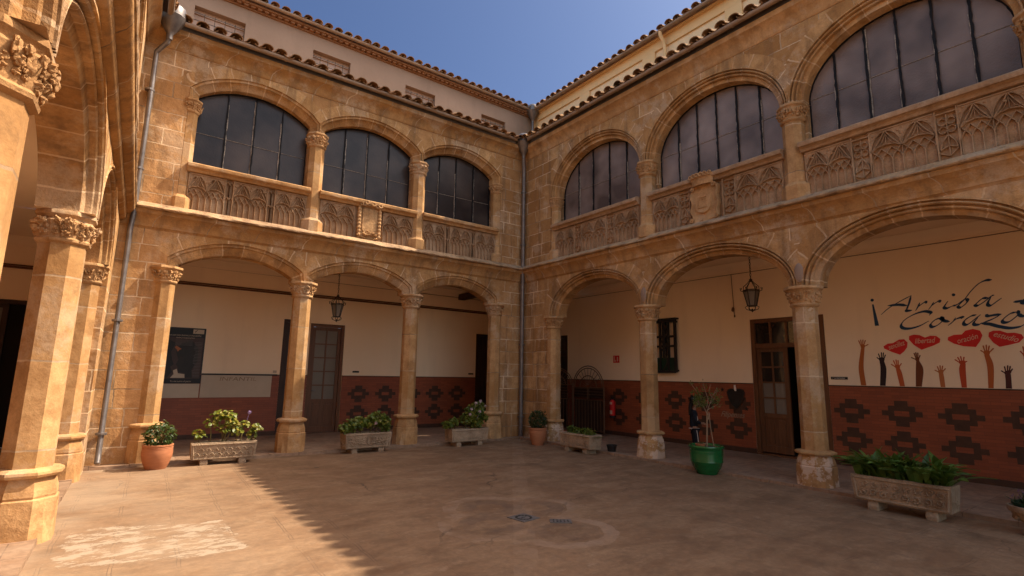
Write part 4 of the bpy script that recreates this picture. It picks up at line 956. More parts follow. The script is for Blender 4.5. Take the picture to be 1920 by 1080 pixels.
drainpipe('zinc drainpipe beside the sunlit pier at the left end of the back wing', [((-8.52, -.32, 8.02), 1)], [(.042, [(px, py-.10, .10), (px, py-.06, .18), (px, py, .30), (px, py, 4.0), (px+.02, py-.02, 4.3), (px+.02, py-.02, 7.2), (px+.02, py-.04, 7.35), (-8.54, -.30, 7.5), (-8.52, -.32, 7.62)])], (px, py, 0))

def lantern(name, label, x, y, zb, s=1.0):
    t = thing('hanging_lantern', label, 'lantern', (x, y, zb), 'wrought iron lanterns hanging under the arches')
    mb = MB(); H = .52*s; n = 6
    P = lambda k, r, z: (x+r*math.cos(math.pi*k/3), y+r*math.sin(math.pi*k/3), zb+z)
    for k in range(n):
        mb.tube([P(k, .085*s, .10*s), P(k, .15*s, .40*s)], .010, 6)
        mb.tube([P(k, .15*s, .40*s), P(k, .20*s, .42*s), P(k, .21*s, .47*s), P(k, .18*s, .48*s), P(k, .19*s, .44*s)], .007, 5)
        mb.tube([P(k, .15*s, .40*s), P(k, .145*s, .50*s), P(k, .07*s, .57*s), P(k, .02*s, .63*s)], .007, 5)
        mb.tube([P(k, .085*s, .10*s), P(k, .13*s, .075*s), P(k, .11*s, .03*s), P(k, .03*s, .0)], .007, 5)
    for r, z in ((.085, .10), (.15, .40), (.152, .425)): mb.tube([P(k, r*s, z*s) for k in list(range(6))+[0]], .010, 6)
    mb.lathe([(.004, -.03), (.022, -.01), (.022, .02), (.006, .04)], (x, y, zb), 10); mb.lathe([(.01, .60*s), (.03, .62*s), (.03, .65*s), (.01, .67*s)], (x, y, zb), 10)
    mb.obj('frame', M['iron'], t)
    mb = MB(); mb.rings([[P(k, .078*s, .11*s) for k in range(6)], [P(k, .142*s, .395*s) for k in range(6)]], True, True, False); mb.obj('glass', M['frost'], t)
    mb = MB(); z = zb+.66*s; k = 0
    while z < 4.19:
        a = (math.pi/2)*(k % 2); mb.tube([(x+.014*math.cos(q)*math.cos(a), y+.014*math.cos(q)*math.sin(a), z+.03+.034*math.sin(q)) for q in [i*math.pi/4 for i in range(9)]], .005, 5); z += .055; k += 1
    mb.obj('chain', M['iron'], t); return t
lantern('hanging_lantern', 'black iron lantern hanging in the back gallery in front of the glazed door', -4.53, 1.45, 2.82, .95)
lantern('hanging_lantern', 'black iron lantern hanging in the right gallery beside the mural', 1.20, -5.76, 2.92, .95)

# ---- pots, troughs
def leaf(mb, c, n, t, L, W, fold=.25):
    c = Vector(c); n = n.normalized(); t = (t-n*t.dot(n)); t = t.normalized() if t.length > 1e-4 else n.orthogonal().normalized(); b = n.cross(t)
    up = n*W*fold
    p = [c, c+t*L*.35+b*W*.5+up, c+t*L*.75+b*W*.36+up, c+t*L, c+t*L*.75-b*W*.36+up, c+t*L*.35-b*W*.5+up]
    i = [mb.vert(q) for q in p]; mb.face((i[0], i[1], i[2], i[3])); mb.face((i[0], i[3], i[4], i[5]))
def rv(rnd, up=0.): 
    v = Vector((rnd.gauss(0, 1), rnd.gauss(0, 1), rnd.gauss(0, 1)+up)); return v.normalized() if v.length > 1e-3 else Vector((0, 0, 1))
def clump(mb, rnd, c, r, n, L, W, up=.6, shell=.55):
    for _ in range(n):
        d = rv(rnd, .2); q = rnd.uniform(shell, 1.0)**.7; k = 1+.25*noise.noise(d*2.3+Vector(c)*3)
        p = Vector(c)+Vector((d.x*r[0], d.y*r[1], d.z*r[2]))*q*k
        leaf(mb, p, (d*.7+rv(rnd)*.6+Vector((0, 0, up))).normalized(), (d+rv(rnd)*.8), L*rnd.uniform(.7, 1.25), W*rnd.uniform(.75, 1.2))
def pot(label, x, y, prof, mat, group=None, soil=None, name='flower_pot', n=32):
    t = thing(name, label, 'flower pot', (x, y, 0), group)
    mb = MB(); mb.lathe(prof, (x, y, 0), n); mb.obj('pot_body', mat, t, smooth=True)
    if soil: mb = MB(); mb.lathe([(soil[0], soil[1]-.02), (soil[0], soil[1]), (.01, soil[1]+.012)], (x, y, 0), 20); mb.obj('soil', M['soil'], t)
    return t
GP = 'terracotta pots at the courtyard edge'
P1 = [(.005, 0), (.145, 0), (.15, .01), (.185, .09), (.215, .19), (.222, .26), (.215, .31), (.218, .315), (.212, .33), (.219, .337), (.213, .352), (.222, .362), (.220, .385), (.195, .388), (.190, .33), (.005, .325)]
pot('wide sunlit terracotta pot at the foot of the left pier', -7.93, -.50, P1, M['terracotta'], GP, (.188, .345))
P2 = [(.005, 0), (.135, 0), (.14, .01), (.175, .12), (.205, .26), (.208, .33), (.20, .345), (.212, .355), (.212, .395), (.185, .398), (.18, .34), (.005, .335)]
pot('shaded terracotta pot in the corner next to the drainpipe', -.50, -1.28, P2, M['terracotta'], GP, (.18, .355))
def bush(label, x, y, z, r, n, mat, seed, L=.055, W=.035):
    rnd = random.Random(seed); t = thing('shrub', label, 'shrub', (x, y, z), 'small box shrubs in terracotta pots')
    mb = MB(); clump(mb, rnd, (x, y, z+r[2]*.95), r, n, L, W); mb.obj('foliage', mat, t)
    mb = MB()
    for _ in range(12): d = rv(rnd, 1.2); mb.tube([(x+d.x*.03, y+d.y*.03, z-.02), (x+d.x*r[0]*.4, y+d.y*r[1]*.4, z+r[2]*.6), (x+d.x*r[0]*.85, y+d.y*r[1]*.85, z+r[2]*(1+.7*d.z))], .006, 5)
    mb.obj('stem', M['stem'], t)
bush('glossy green box shrub in the sunlit terracotta pot', -7.92, -.50, .34, (.215, .215, .20), 520, M['leafbox'], 31)
bush('dark green box shrub in the shaded corner pot', -.50, -1.28, .35, (.215, .215, .225), 560, M['leafdark'], 32)

def relief(mb, f, u0, u1, z0, z1, d, rnd, style):
    W, H = u1-u0, z1-z0
    if style == 'scroll':
        n = int(W/.11)
        for i in range(n):
            for j in range(2):
                cu = u0+(i+.5+.25*(j % 2))*W/n; cz = z0+(j+.5)*H/2; a0 = rnd.uniform(0, 6)
                pts = [(cu+(.045-.0035*k)*math.cos(a0+k*.75), cz+(.045-.0035*k)*math.sin(a0+k*.75)) for k in range(10)]
                rib(mb, f, pts, .008, d, .016)
                rib(mb, f, [(cu-.05, cz-.03), (cu, cz+.02*rnd.uniform(-1, 1)), (cu+.05, cz+.03)], .007, d, .014)
    elif style == 'arches':
        n = int(W/.10)
        for i in range(n):
            for j in range(2): 
                cu = u0+(i+.5*(j % 2)+.25)*W/n; cz = z0+j*H*.46; w_ = W/n*.8
                rib(mb, f, [(cu-w_*.5, cz+.01), (cu-w_*.25, cz+H*.28), (cu+w_*.12, cz+H*.38), (cu+w_*.5, cz+H*.14)], .008, d, .016)
                rib(mb, f, [(cu-w_*.2, cz+.02), (cu+w_*.1, cz+H*.2), (cu+w_*.35, cz+H*.36)], .007, d, .012)
    elif style == 'shield':
        for sgn in (-1, 1):
            for i in range(5):
                cu = u0+W*.5+sgn*(.10+.075*i); cz = z0+H*(.5+.2*(-1)**i); pts = [(cu+(.05-.004*k)*math.cos(k*.7+i), cz+(.05-.004*k)*math.sin(k*.7+i)) for k in range(10)]
                rib(mb, f, pts, .009, d, .018)
            rib(mb, f, [(u0+W*.5+sgn*.07, z0+.03), (u0+W*.5+sgn*.25, z0+H*.35), (u0+W*.5+sgn*.42, z0+H*.55)], .010, d, .018)
        for w_ in (.055, .03): rib(mb, f, [(u0+W*.5-w_, z0+H*.9), (u0+W*.5+w_, z0+H*.9), (u0+W*.5+w_, z0+H*.35), (u0+W*.5, z0+H*.1), (u0+W*.5-w_, z0+H*.35), (u0+W*.5-w_, z0+H*.9)], .007, d, .014)
    else:
        for _ in range(int(W*110)): mb.blob(f(rnd.uniform(u0, u1), d, rnd.uniform(z0, z1)), (rnd.uniform(.008, .02), .006, rnd.uniform(.008, .02)), 1, .2)
def trough(label, c, ang, L, W, zb, zt, style, seed, carved_end=True):
    rnd = random.Random(seed); ca, sa = math.cos(ang), math.sin(ang)
    f = Frame((c[0], c[1]), (ca, sa), (-sa, ca))     # u along, d away from the viewer
    t = thing('stone_trough', label, 'planter', (c[0], c[1], 0), 'carved stone troughs on block feet')
    mb = MB(); l, w_ = L/2, W/2; th = .045; bt = .955
    lo = [(-l*bt, -w_*.92), (l*bt, -w_*.92), (l*bt, w_*.92), (-l*bt, w_*.92)]; hi = [(-l, -w_), (l, -w_), (l, w_), (-l, w_)]; inn = [(-l+th, -w_+th), (l-th, -w_+th), (l-th, w_-th), (-l+th, w_-th)]
    rs = [[f(*p, zb) for p in lo], [f(*[q*1.003 for q in p], zb+.02) for p in lo], [f(*p, zt-.035) for p in hi], [f(*p, zt) for p in hi], [f(*p, zt) for p in inn], [f(*p, zt-.06) for p in inn]]
    def tess(r, n=14):
        out = []
        for k in range(4):
            a, b = r[k], r[(k+1) % 4]
            for i in range(n): 
                p = a+(b-a)*i/n; q = noise.noise(p*6+Vector((seed, 0, 0))); out.append(p+Vector((0, 0, q*.008))+(p-f(0, 0, p.z))*q*.006)
        return out
    mb.rings([tess(r) for r in rs], True, True, True)
    rib(mb, f, [(-l+.02, zt-.03), (l-.02, zt-.03)], .012, -w_-.001, .012); rib(mb, f, [(-l*bt+.02, zb+.02), (l*bt-.02, zb+.02)], .012, -w_*.92, .014)
    for s_ in (-1, 1): rib(mb, f, [(s_*(l*bt-.03), zb+.03), (s_*(l-.03), zt-.04)], .012, -w_*.955, .014)
    relief(mb, f, -l+.07, l-.07, zb+.05, zt-.06, -w_*.955, rnd, style)
    if carved_end: relief(mb, Frame(f(-l*.975, 0, 0).xy, (-sa, ca), (ca, sa)), -w_+.05, w_-.05, zb+.05, zt-.06, 0, rnd, 'pits'); relief(mb, Frame(f(l*.975, 0, 0).xy, (-sa, ca), (-ca, -sa)), -w_+.05, w_-.05, zb+.05, zt-.06, 0, rnd, 'pits')
    b = mb.obj('basin', M['trough'], t)
    mb = MB(); mb.quad(*[f(*p, zt-.045) for p in inn]); mb.obj('soil', M['soil'], t)
    for s_ in (-1, 1):
        mb = MB(); u = s_*L*.29; rs = []
        for z, k in ((0, 1.0), (zb*.4, 1.03), (zb*.8, .95), (zb+.005, .8)): rs.append([f(u+.062*k*p, q*k*(w_*.85)-.01, z) for p, q in ((-1, -.9), (-.8, -1), (.8, -1), (1, -.9), (1, 1), (-1, 1))])
        mb.rings(rs)
        for q in ((-.028, .62), (.028, .62)): mb.blob(f(u+q[0], -w_*.86, zb*q[1]), .011, 1, .1)   # worn carved face
        mb.blob(f(u, -w_*.87, zb*.45), (.012, .012, .018), 1, .1); mb.blob(f(u, -w_*.86, zb*.24), (.024, .01, .008), 1, .1)
        mb.obj('foot', M['trough'], t)
    return f, t
f1, _ = trough('carved stone trough in the sun between left pier and first column', (-6.95, -.42), R(-3), 1.02, .32, .09, .37, 'arches', 41)
f2, _ = trough('stone trough carved with scrolls and a shield, between the two middle columns', (-4.33, -.36), R(1), .98, .32, .09, .39, 'shield', 42)
f3, _ = trough('rough stone trough at the foot of the pier near the back corner', (-1.98, -.50), R(0), .98, .34, .10, .38, 'pits', 43)
f4, _ = trough('plain pale stone trough with low green plants beside the corner pot', (-.42, -2.62), R(-90), .96, .34, .10, .39, 'pits', 44)
f5, _ = trough('long stone trough with carved scrollwork in front of the painted mural', (-.60, -8.55), R(-90), 1.04, .34, .11, .41, 'scroll', 45)

def geranium(label, f, z, stems, mat, seed, flowers=(), fm='petal', yellow=None):
    rnd = random.Random(seed); o = f(0, 0, z); t = thing('geranium', label, 'plant', tuple(o), 'geraniums growing in stone troughs')
    st = MB(); lf = MB(); ly = MB()
    for (u0, u1, d1, h, r, n) in stems:
        a = f(u0, rnd.uniform(-.04, .04), z-.03); b = f(u1, d1, z+h); m_ = (a+b)/2+Vector((rnd.gauss(0, .02), rnd.gauss(0, .02), -.02))
        st.tube([a, m_, b], .012, 6, .006)
        for _ in range(n):
            d = rv(rnd, .3); q = rnd.uniform(.35, 1); p = b+Vector((d.x*r, d.y*r, d.z*r*.8))*q
            if rnd.random() < .35: st.tube([b+(p-b)*.1, p], .0035, 4)
            tgt = ly if (yellow and rnd.random() < yellow*(1.2 if d.z < 0 else .4)) else lf
            leaf(tgt, p, (d*.5+rv(rnd)*.5+Vector((0, -.25, .7))).normalized(), d+rv(rnd)*.6, rnd.uniform(.05, .08), rnd.uniform(.055, .085), .12)
    st.obj('stem', M['stem'], t); lf.obj('foliage', mat, t)
    if ly.f: ly.obj('yellow_foliage', M['leafyellow'], t)
    for (u, d, h) in flowers:
        fb = MB(); c = f(u, d, z+h); sb = f(u*.85, d*.5, z+h*.5)
        for _ in range(26): q = rv(rnd, .3); leaf(fb, c+q*.02, q, rv(rnd), .030, .028, .1)
        fb.tube([sb, c], .0035, 4); fb.obj('flower', M[fm], t)
geranium('leggy geranium with yellow-green leaves in the sunlit trough', f1, .34, [(-.36, -.40, -.02, .17, 0.081, 30), (-.22, -.24, 0, .36, 0.090, 33), (-.02, -.12, .02, .47, 0.117, 66), (-.02, .02, -.02, .45, 0.126, 71), (.0, .10, .0, .34, 0.099, 38), (.2, .17, -.03, .22, 0.090, 38), (.24, .30, .02, .30, 0.081, 33), (.38, .50, .0, .24, 0.081, 33), (.36, .42, -.02, .13, 0.072, 19), (-.05, -.02, -.04, .25, 0.090, 27)], M['leafyellow'], 51, [(.36, 0, .52)], 'petalpurple')
geranium('bushy green geranium with one pale bloom in the shield trough', f2, .36, [(-.42, -.46, -.03, .12, .12, 90), (-.30, -.32, 0, .20, .15, 150), (-.12, -.12, .03, .22, .15, 150), (.05, .08, -.02, .24, .16, 160), (.2, .22, 0, .30, .17, 190), (.32, .36, .0, .26, .14, 140), (.36, .40, -.03, .14, .12, 90)], M['leafgeranium'], 52, [(.12, -.17, .22)], 'petal', .12)
geranium('tall geranium dotted with pale pink blooms near the back corner', f3, .35, [(-.40, -.56, -.05, .13, .10, 70), (-.30, -.35, 0, .18, .12, 90), (.0, -.02, 0, .24, .16, 150), (.15, .15, 0, .40, .18, 200), (.3, .30, 0, .50, .16, 180), (.2, .2, -.06, .16, .15, 140), (.36, .40, 0, .26, .15, 150)], M['leafgeranium'], 53, [(.04, -.12, .46), (.27, -.14, .64), (.24, -.16, .40), (.14, -.14, .60), (.46, -.05, .52), (.02, -.1, .34)], 'petal', .25)
rnd = random.Random(61)
t = thing('leafy_plants', 'low leafy green plants filling the plain pale trough', 'plants', tuple(f4(0, 0, .35)))
mb = MB()
for u in (-.18, -.02, .12, .24): clump(mb, rnd, f4(u, rnd.uniform(-.03, .03), .40), (.13, .12, .10), 90, .065, .05)
clump(mb, rnd, f4(-.26, 0, .44), (.07, .07, .08), 40, .06, .05); mb.obj('foliage', M['leafgeranium'], t)
mb = MB()
for _ in range(130):
    a = rnd.uniform(0, 6.28); b = f4(.38+rnd.uniform(-.05, .05), rnd.uniform(-.06, .06), .35); tip = b+Vector((math.cos(a)*.16, math.sin(a)*.16, rnd.uniform(-.02, .14))); leaf(mb, b, Vector((0, 0, 1)), tip-b, (tip-b).length*1.3, .012)
mb.obj('trailing_grass', M['leafgrass'], t)
# aspidistra in the long trough
t = thing('aspidistra', 'dense clump of long dark green blade leaves in the scrollwork trough', 'plant', tuple(f5(0, 0, .36))); mb = MB(); rnd = random.Random(71)
for _ in range(165):
    u = rnd.uniform(-.46, .46); b = f5(u, rnd.uniform(-.10, .10), .36); a = rnd.uniform(0, 6.28); out = rnd.uniform(.08, .38)+abs(u)*.2; L = rnd.uniform(.28, .52)
    d = (f5.a*(math.cos(a)+u*1.3)+f5.b*math.sin(a)*.8); d.normalize(); wv = rnd.uniform(.034, .060); n_ = Vector((0, 0, 1)); s_ = d.cross(n_).normalized()
    tw = rnd.uniform(-.5, .5); s_ = (s_+Vector((0, 0, tw))).normalized(); pr = []
    for k in range(6):
        q = k/5; pt = b+d*out*q**1.6+Vector((0, 0, L*(q-.28*q*q*q*(1.6 if out > .25 else .7)))); ww = wv*math.sin(math.pi*min(1, .12+q*.88))**.8 if k < 5 else .001
        pr.append((pt-s_*ww, pt+Vector((0, 0, -.008)), pt+s_*ww))
    ii = [[mb.vert(x) for x in r] for r in pr]
    for r0, r1 in zip(ii, ii[1:]):
        mb.face((r0[0], r0[1], r1[1], r1[0])); mb.face((r0[1], r0[2], r1[2], r1[1]))
mb.obj('foliage', M['leafblade'], t)
# small black pot with dry grass look
pot('small empty black plastic pot beside the plain trough', -.06, -3.20, [(.005, 0), (.075, 0), (.105, .17), (.112, .172), (.112, .19), (.10, .19), (.095, .16), (.005, .155)], M['black'], None, (.095, .165), 'plastic_pot', 20)
# green glazed pot, sapling, small terracotta pot on its soil
gx, gy = -.32, -5.62
PG = [(.005, 0), (.165, 0), (.175, .015), (.18, .03), (.235, .12), (.262, .20), (.268, .21), (.264, .225), (.275, .34), (.272, .36), (.276, .37), (.272, .385), (.276, .42), (.290, .435), (.295, .455), (.288, .472), (.265, .475), (.255, .45), (.25, .40), (.005, .395)]
pot('large green glazed pot in front of the right arcade', gx, gy, PG, M['green'], None, (.252, .435), 'glazed_pot', 40)
t = thing('sapling', 'thin bare-branched sapling tied to a stake in the green pot', 'tree', (gx, gy, .43)); rnd = random.Random(81)
mb = MB(); trk = [(gx+.02, gy, .40), (gx+.03, gy-.01, .70), (gx+.045, gy-.015, 1.02)]; mb.tube(trk, .016, 8, .012)
rx, ry = .79, -.61   # direction to the right as seen from the courtyard
Bp = lambda s_, e, z: (gx+.045+rx*s_+e*.6, gy-.015+ry*s_+e*.8, z)
brs = [[(-.0, 0, 1.0), (-.06, .02, 1.14), (-.10, .03, 1.30), (-.16, .02, 1.46)], [(0, 0, 1.02), (.06, .0, 1.18), (.13, .02, 1.32), (.20, .0, 1.46)], [(.0, 0, 1.1), (.02, -.03, 1.25), (-.03, -.03, 1.40), (-.05, -.02, 1.52)], [(.05, 0, 1.16), (.15, .04, 1.24), (.22, .05, 1.38)], [(-.05, .02, 1.12), (-.15, .0, 1.16), (-.2, 0, 1.2)], [(.10, .02, 1.28), (.06, .02, 1.38), (.09, .02, 1.50)], [(0, 0, 1.05), (.07, .02, 1.09), (.15, .02, 1.13), (.22, 0, 1.17)], [(-.10, .03, 1.30), (-.20, .03, 1.44), (-.27, .02, 1.53)], [(.13, .02, 1.32), (.22, .03, 1.40), (.25, .02, 1.36)]]
for b in brs: mb.tube([Bp(*q) for q in b], .0075, 6, .003)
mb.obj('trunk', M['bark'], t)
mb = MB()
for c, r, n in (((-.12, 0, 1.20), .12, 240), ((-.15, .02, 1.34), .09, 70), ((.16, .02, 1.22), .12, 110), ((-.24, .02, 1.52), .06, 12), ((-.06, 0, 1.50), .07, 12), ((.2, .02, 1.36), .09, 22), ((.02, 0, 1.38), .12, 25)):
    for _ in range(n): d = rv(rnd); p = Vector(Bp(*c))+d*r*rnd.uniform(.2, 1); leaf(mb, p, rv(rnd, .6), d, rnd.uniform(.025, .05), .018)
mb.obj('foliage', M['leaftree'], t)
mb = MB(); mb.tube([(gx+.12, gy-.08, .40), (gx+.08, gy-.05, .75), (gx+.065, gy-.04, 1.03)], .009, 6); mb.tube([(gx+.03, gy-.02, .98), (gx+.07, gy-.045, 1.0), (gx+.05, gy-.03, .90)], .014, 6); mb.obj('stake', M['bark'], t)
sx, sy = gx-.13, gy+.02
tp = thing('flower_pot', 'tiny terracotta pot set on the soil of the green pot', 'flower pot', (sx, sy, .44)); mb = MB(); mb.lathe([(.005, 0), (.06, 0), (.085, .05), (.088, .065), (.075, .065), (.06, .05), (.005, .05)], (sx, sy, .436), 20); mb.obj('pot_body', M['terracotta'], tp, smooth=True)
tp = thing('succulent', 'small spiky dry succulent in the tiny terracotta pot', 'plant', (sx, sy, .49)); mb = MB()
for _ in range(34): d = rv(rnd, 1.0); leaf(mb, (sx+rnd.gauss(0, .02), sy+rnd.gauss(0, .02), .49), rv(rnd), d, rnd.uniform(.05, .09), .012)
mb.obj('foliage', M['leafgrass'], tp)
# stone urn with a green bowl of lavender and a plant label
ux, uy = -.52, -9.72
t = thing('stone_urn', 'carved stone urn at the right edge of the courtyard', 'urn', (ux, uy, 0)); mb = MB()
mb.lathe([(.005, 0), (.13, 0), (.14, .02), (.12, .045), (.07, .07), (.062, .09), (.10, .11), (.16, .15), (.20, .21), (.205, .23), (.225, .235), (.235, .26), (.235, .30), (.215, .302), (.19, .25), (.005, .23)], (ux, uy, 0), 30)
for k in range(11): a = k*math.pi*2/11; mb.blob((ux+.175*math.cos(a), uy+.175*math.sin(a), .175), (.03, .03, .035), 1, .1)
mb.obj('urn_body', M['trough'], t, smooth=True)
t = thing('plastic_bowl', 'dark green plastic bowl sitting inside the stone urn', 'bowl', (ux, uy, .24)); mb = MB(); mb.lathe([(.005, 0), (.16, 0), (.18, .06), (.195, .075), (.195, .095), (.175, .095), (.165, .07), (.005, .065)], (ux, uy, .24), 28); mb.obj('bowl_body', M['greenwood'], t, smooth=True)
t = thing('lavender', 'low purple-tipped lavender growing in the green plastic bowl', 'plant', (ux, uy, .32)); mb = MB(); m2 = MB(); rnd = random.Random(91)
for _ in range(170):
    b = Vector((ux+rnd.gauss(0, .06), uy+rnd.gauss(0, .06), .30)); d = rv(rnd, 1.6); d.z = abs(d.z)+.2; d.normalize(); L = rnd.uniform(.08, .17); leaf(mb, b, rv(rnd), d, L, .010)
    if rnd.random() < .3: m2.blob(b+d*L, .009, 1, .2)
mb.obj('foliage', M['leafdark'], t); m2.obj('flower', M['lavender'], t)
tl = thing('plant_label', 'small white plant label with a flower picture stuck in the bowl', 'label', (ux-.12, uy+.05, .33)); fl = Frame((ux-.13, uy+.02), (.66, -.75), (.75, .66)); mb = MB(); mb.box((-.035, 0, .325), (.035, .003, .40), fl); mb.obj('card', M['white'], tl)
mb = MB(); mb.box((-.03, -.002, .33), (.03, -.001, .355), fl); mb.obj('picture', M['lavender'], tl)

# ---- drain covers
def plate(name, label, c, s_, ang, holes):
    t = thing(name, label, 'drain cover', (c[0], c[1], 0)); f = Frame(c, (math.cos(ang), math.sin(ang)), (-math.sin(ang), math.cos(ang)))
    mb = MB(); mb.box((-s_[0], -s_[1], -.02), (s_[0], s_[1], .006), f); mb.obj('plate', M['zincdark'], t)
    mb = MB()
    for p in holes: mb.box((p[0]-p[2], p[1]-p[3], .004), (p[0]+p[2], p[1]+p[3], .0085), f)
    mb.obj('slots', M['black'], t)
M['zincdark'] = mat_noise('cast_grating', (.10, .09, .085), (.16, .145, .135), 14, .6, .2, .4, .3)
plate('drain_grate', 'square metal drain grate set diagonally in the middle of the courtyard', (-4.70, -6.14), (.135, .135), R(8), [(.085*math.cos(a*math.pi/7), .085*math.sin(a*math.pi/7), .012, .012) for a in range(14)]+[(0, 0, .03, .004)])
plate('inspection_cover', 'small rusty cover right of the drain grate', (-4.44, -6.48), (.12, .075), R(-38), [(x, y, .008, .012) for x in (-.08, -.04, 0, .04, .08) for y in (-.03, .03)])

# ---- wall items on the back wing
def wallbox(f, u0, u1, z0, z1, d0, d1): m_ = MB(); m_.box((u0, d0, z0), (u1, d1, z1), f); return m_
FAr = Frame((0, 0), (1, 0), (0, 1))      # u = x, reads left to right
YA = 3.12
t = thing('poster', 'large black poster with two dark face silhouettes on the back gallery wall', 'poster', (-7.4, YA, 1.9))
wallbox(FAr, -7.83, -7.03, 1.29, 2.56, YA-.02, YA-.002).obj('sheet', M['posterblack'], t)
wallbox(FAr, -7.80, -7.06, 1.40, 2.34, YA-.0225, YA-.0205).obj('picture', M['postergrey'], t)
def flat(f, pts, d): m_ = MB(); m_.poly([f(p[0], d, p[1]) for p in pts]); return m_
flat(FAr, [(-7.70, 1.42), (-7.62, 1.55), (-7.66, 1.66), (-7.60, 1.72), (-7.64, 1.82), (-7.68, 2.0), (-7.60, 2.2), (-7.80, 2.3), (-7.81, 1.42)], YA-.0235).obj('silhouette', M['black'], t)
flat(FAr, [(-7.36, 1.42), (-7.36, 1.52), (-7.50, 1.56), (-7.52, 1.66), (-7.56, 1.72), (-7.52, 1.82), (-7.58, 2.0), (-7.50, 2.2), (-7.3, 2.28), (-7.15, 2.1), (-7.14, 1.8), (-7.24, 1.6), (-7.22, 1.42)], YA-.0236).obj('silhouette', M['black'], t)
flat(FAr, [(-7.62, 2.10), (-7.59, 2.14), (-7.48, 2.07), (-7.53, 2.04), (-7.55, 2.0), (-7.57, 2.05)], YA-.0245).obj('skin_patch', M['terracotta'], t)
flat(FAr, [(-7.64, 1.415), (-7.58, 1.50), (-7.60, 1.58), (-7.53, 1.62), (-7.50, 1.52), (-7.37, 1.50), (-7.36, 1.415)], YA-.0246).obj('shirt', M['card'], t)
wallbox(FAr, -7.29, -7.07, 2.43, 2.53, YA-.026, YA-.021).obj('logo_label', M['card'], t)
flat(FAr, [(-7.26, 2.48), (-7.245, 2.455), (-7.20, 2.52), (-7.215, 2.52), (-7.244, 2.475), (-7.25, 2.49)], YA-.0275).obj('logo_mark', M['black'], t)
text_mesh('UN DIA PARA PENSARLO PARA SIEMPRE', .045, FAr, 'heading', M['card'], t, -7.43, 2.365, 0, 0, YA-.0255, 'CENTER', .78)
text_mesh('UN PACTO EDUCATIVO', .042, FAr, 'heading', M['card'], t, -7.43, 2.31, 0, 0, YA-.0256, 'CENTER', .8)
text_mesh('Yo me sumo al pacto', .05, FAr, 'heading', M['card'], t, -7.43, 1.325, 0, 0, YA-.0255, 'CENTER', .95)
mb = MB(); rnd = random.Random(4)
for z in range(24):
    zz = 2.22-.034*z; a = -7.24+rnd.uniform(0, .04); mb.box((a, YA-.0255, zz), (-7.08, YA-.0245, zz+.010), FAr)
for z in range(5): mb.box((-7.62, YA-.0255, 2.27-.028*z), (-7.28, YA-.0245, 2.278-.028*z), FAr)
mb.obj('small_print', M['smallprint'], t)
o = wallbox(FAr, -7.83, -7.05, .97, 1.285, YA-.036, YA-.006).obj('notice_board', M['card']); tag(o, 'blank pale notice board directly below the black poster', 'notice board')
t = thing('notice_board', 'long pale notice board lettered INFANTIL right of the poster', 'notice board', (-6.25, YA, 1.2))
wallbox(FAr, -7.025, -5.50, .97, 1.488, YA-.036, YA-.006).obj('board', M['card'], t)
wallbox(FAr, -7.025, -5.38, 1.49, 1.525, YA-.044, YA-.022).obj('rail', M['black'], t)
text_mesh('INFANTIL', .13, FAr, 'lettering', M['trough'], t, -6.66, 1.36, 0, .12, YA-.038, 'LEFT', 1.45)
for i, (x, lab) in enumerate(((-3.36, 'narrow black name plate just right of the glazed door in the back gallery'), (.36, 'narrow black name plate beside the plank door near the corner'))):
    o = wallbox(FAr, x-.09, x+.09, 1.60, 1.645, YA-.012, YA-.002).obj('name_plate', M['black']); tag(o, lab, 'sign')
o = wallbox(FAr, -5.48, -5.40, 1.56, 1.62, YA-.03, YA-.004).obj('light_switch', M['card']); tag(o, 'cream light switch beside the dark door behind the first column', 'switch')

# ---- wall items on the right wing
FBr = FB; XB = 2.5
t = thing('door_plate', 'black door plate reading 2º B PRIMARIA left of the mural', 'sign', (XB, -6.69, 1.65)); wallbox(FB, 6.55, 6.84, 1.625, 1.675, XB-.012, XB-.002).obj('plate', M['black'], t)
text_mesh('2º B PRIMARIA', .036, FB, 'lettering', M['white'], t, 6.57, 1.637, 0, 0, XB-.0135, 'LEFT', 1.0)
t = thing('exit_sign', 'small red fire equipment sign high on the cream wall', 'sign', (XB, -1.05, 2.1)); wallbox(FB, .94, 1.16, 1.99, 2.19, XB-.012, XB-.002).obj('panel', M['red'], t)
mb = MB(); mb.box((.97, XB-.0145, 2.02), (1.0, XB-.013, 2.14), FB); mb.box((.965, XB-.0145, 2.145), (1.005, XB-.013, 2.165), FB); mb.box((1.02, XB-.0145, 2.02), (1.04, XB-.013, 2.07), FB); mb.box((1.08, XB-.0145, 2.03), (1.12, XB-.013, 2.15), FB); mb.obj('pictogram', M['pink'], t)
t = thing('fire_extinguisher', 'red fire extinguisher hanging on the dado near the gate', 'fire extinguisher', (XB-.1, -.97, .6)); ex, ey = XB-.10, -.97
mb = MB(); mb.lathe([(.005, .56), (.07, .56), (.08, .58), (.08, .90), (.072, .94), (.045, .975), (.025, .985), (.005, .99)], (ex, ey, 0), 20); mb.obj('cylinder', M['red'], t, smooth=True)
mb = MB(); mb.lathe([(.022, .98), (.026, 1.0), (.02, 1.04)], (ex, ey, 0), 10); mb.tube([(ex-.02, ey+.02, 1.03), (ex-.03, ey-.07, 1.06)], .009, 6); mb.tube([(ex, ey+.03, 1.01), (ex, ey+.10, .95), (ex-.02, ey+.095, .75), (ex-.02, ey+.09, .62)], .010, 6); mb.lathe([(.078, .50), (.082, .50), (.082, .562), (.06, .562)], (ex, ey, 0), 20); mb.obj('valve_and_hose', M['black'], t)
mb = MB()
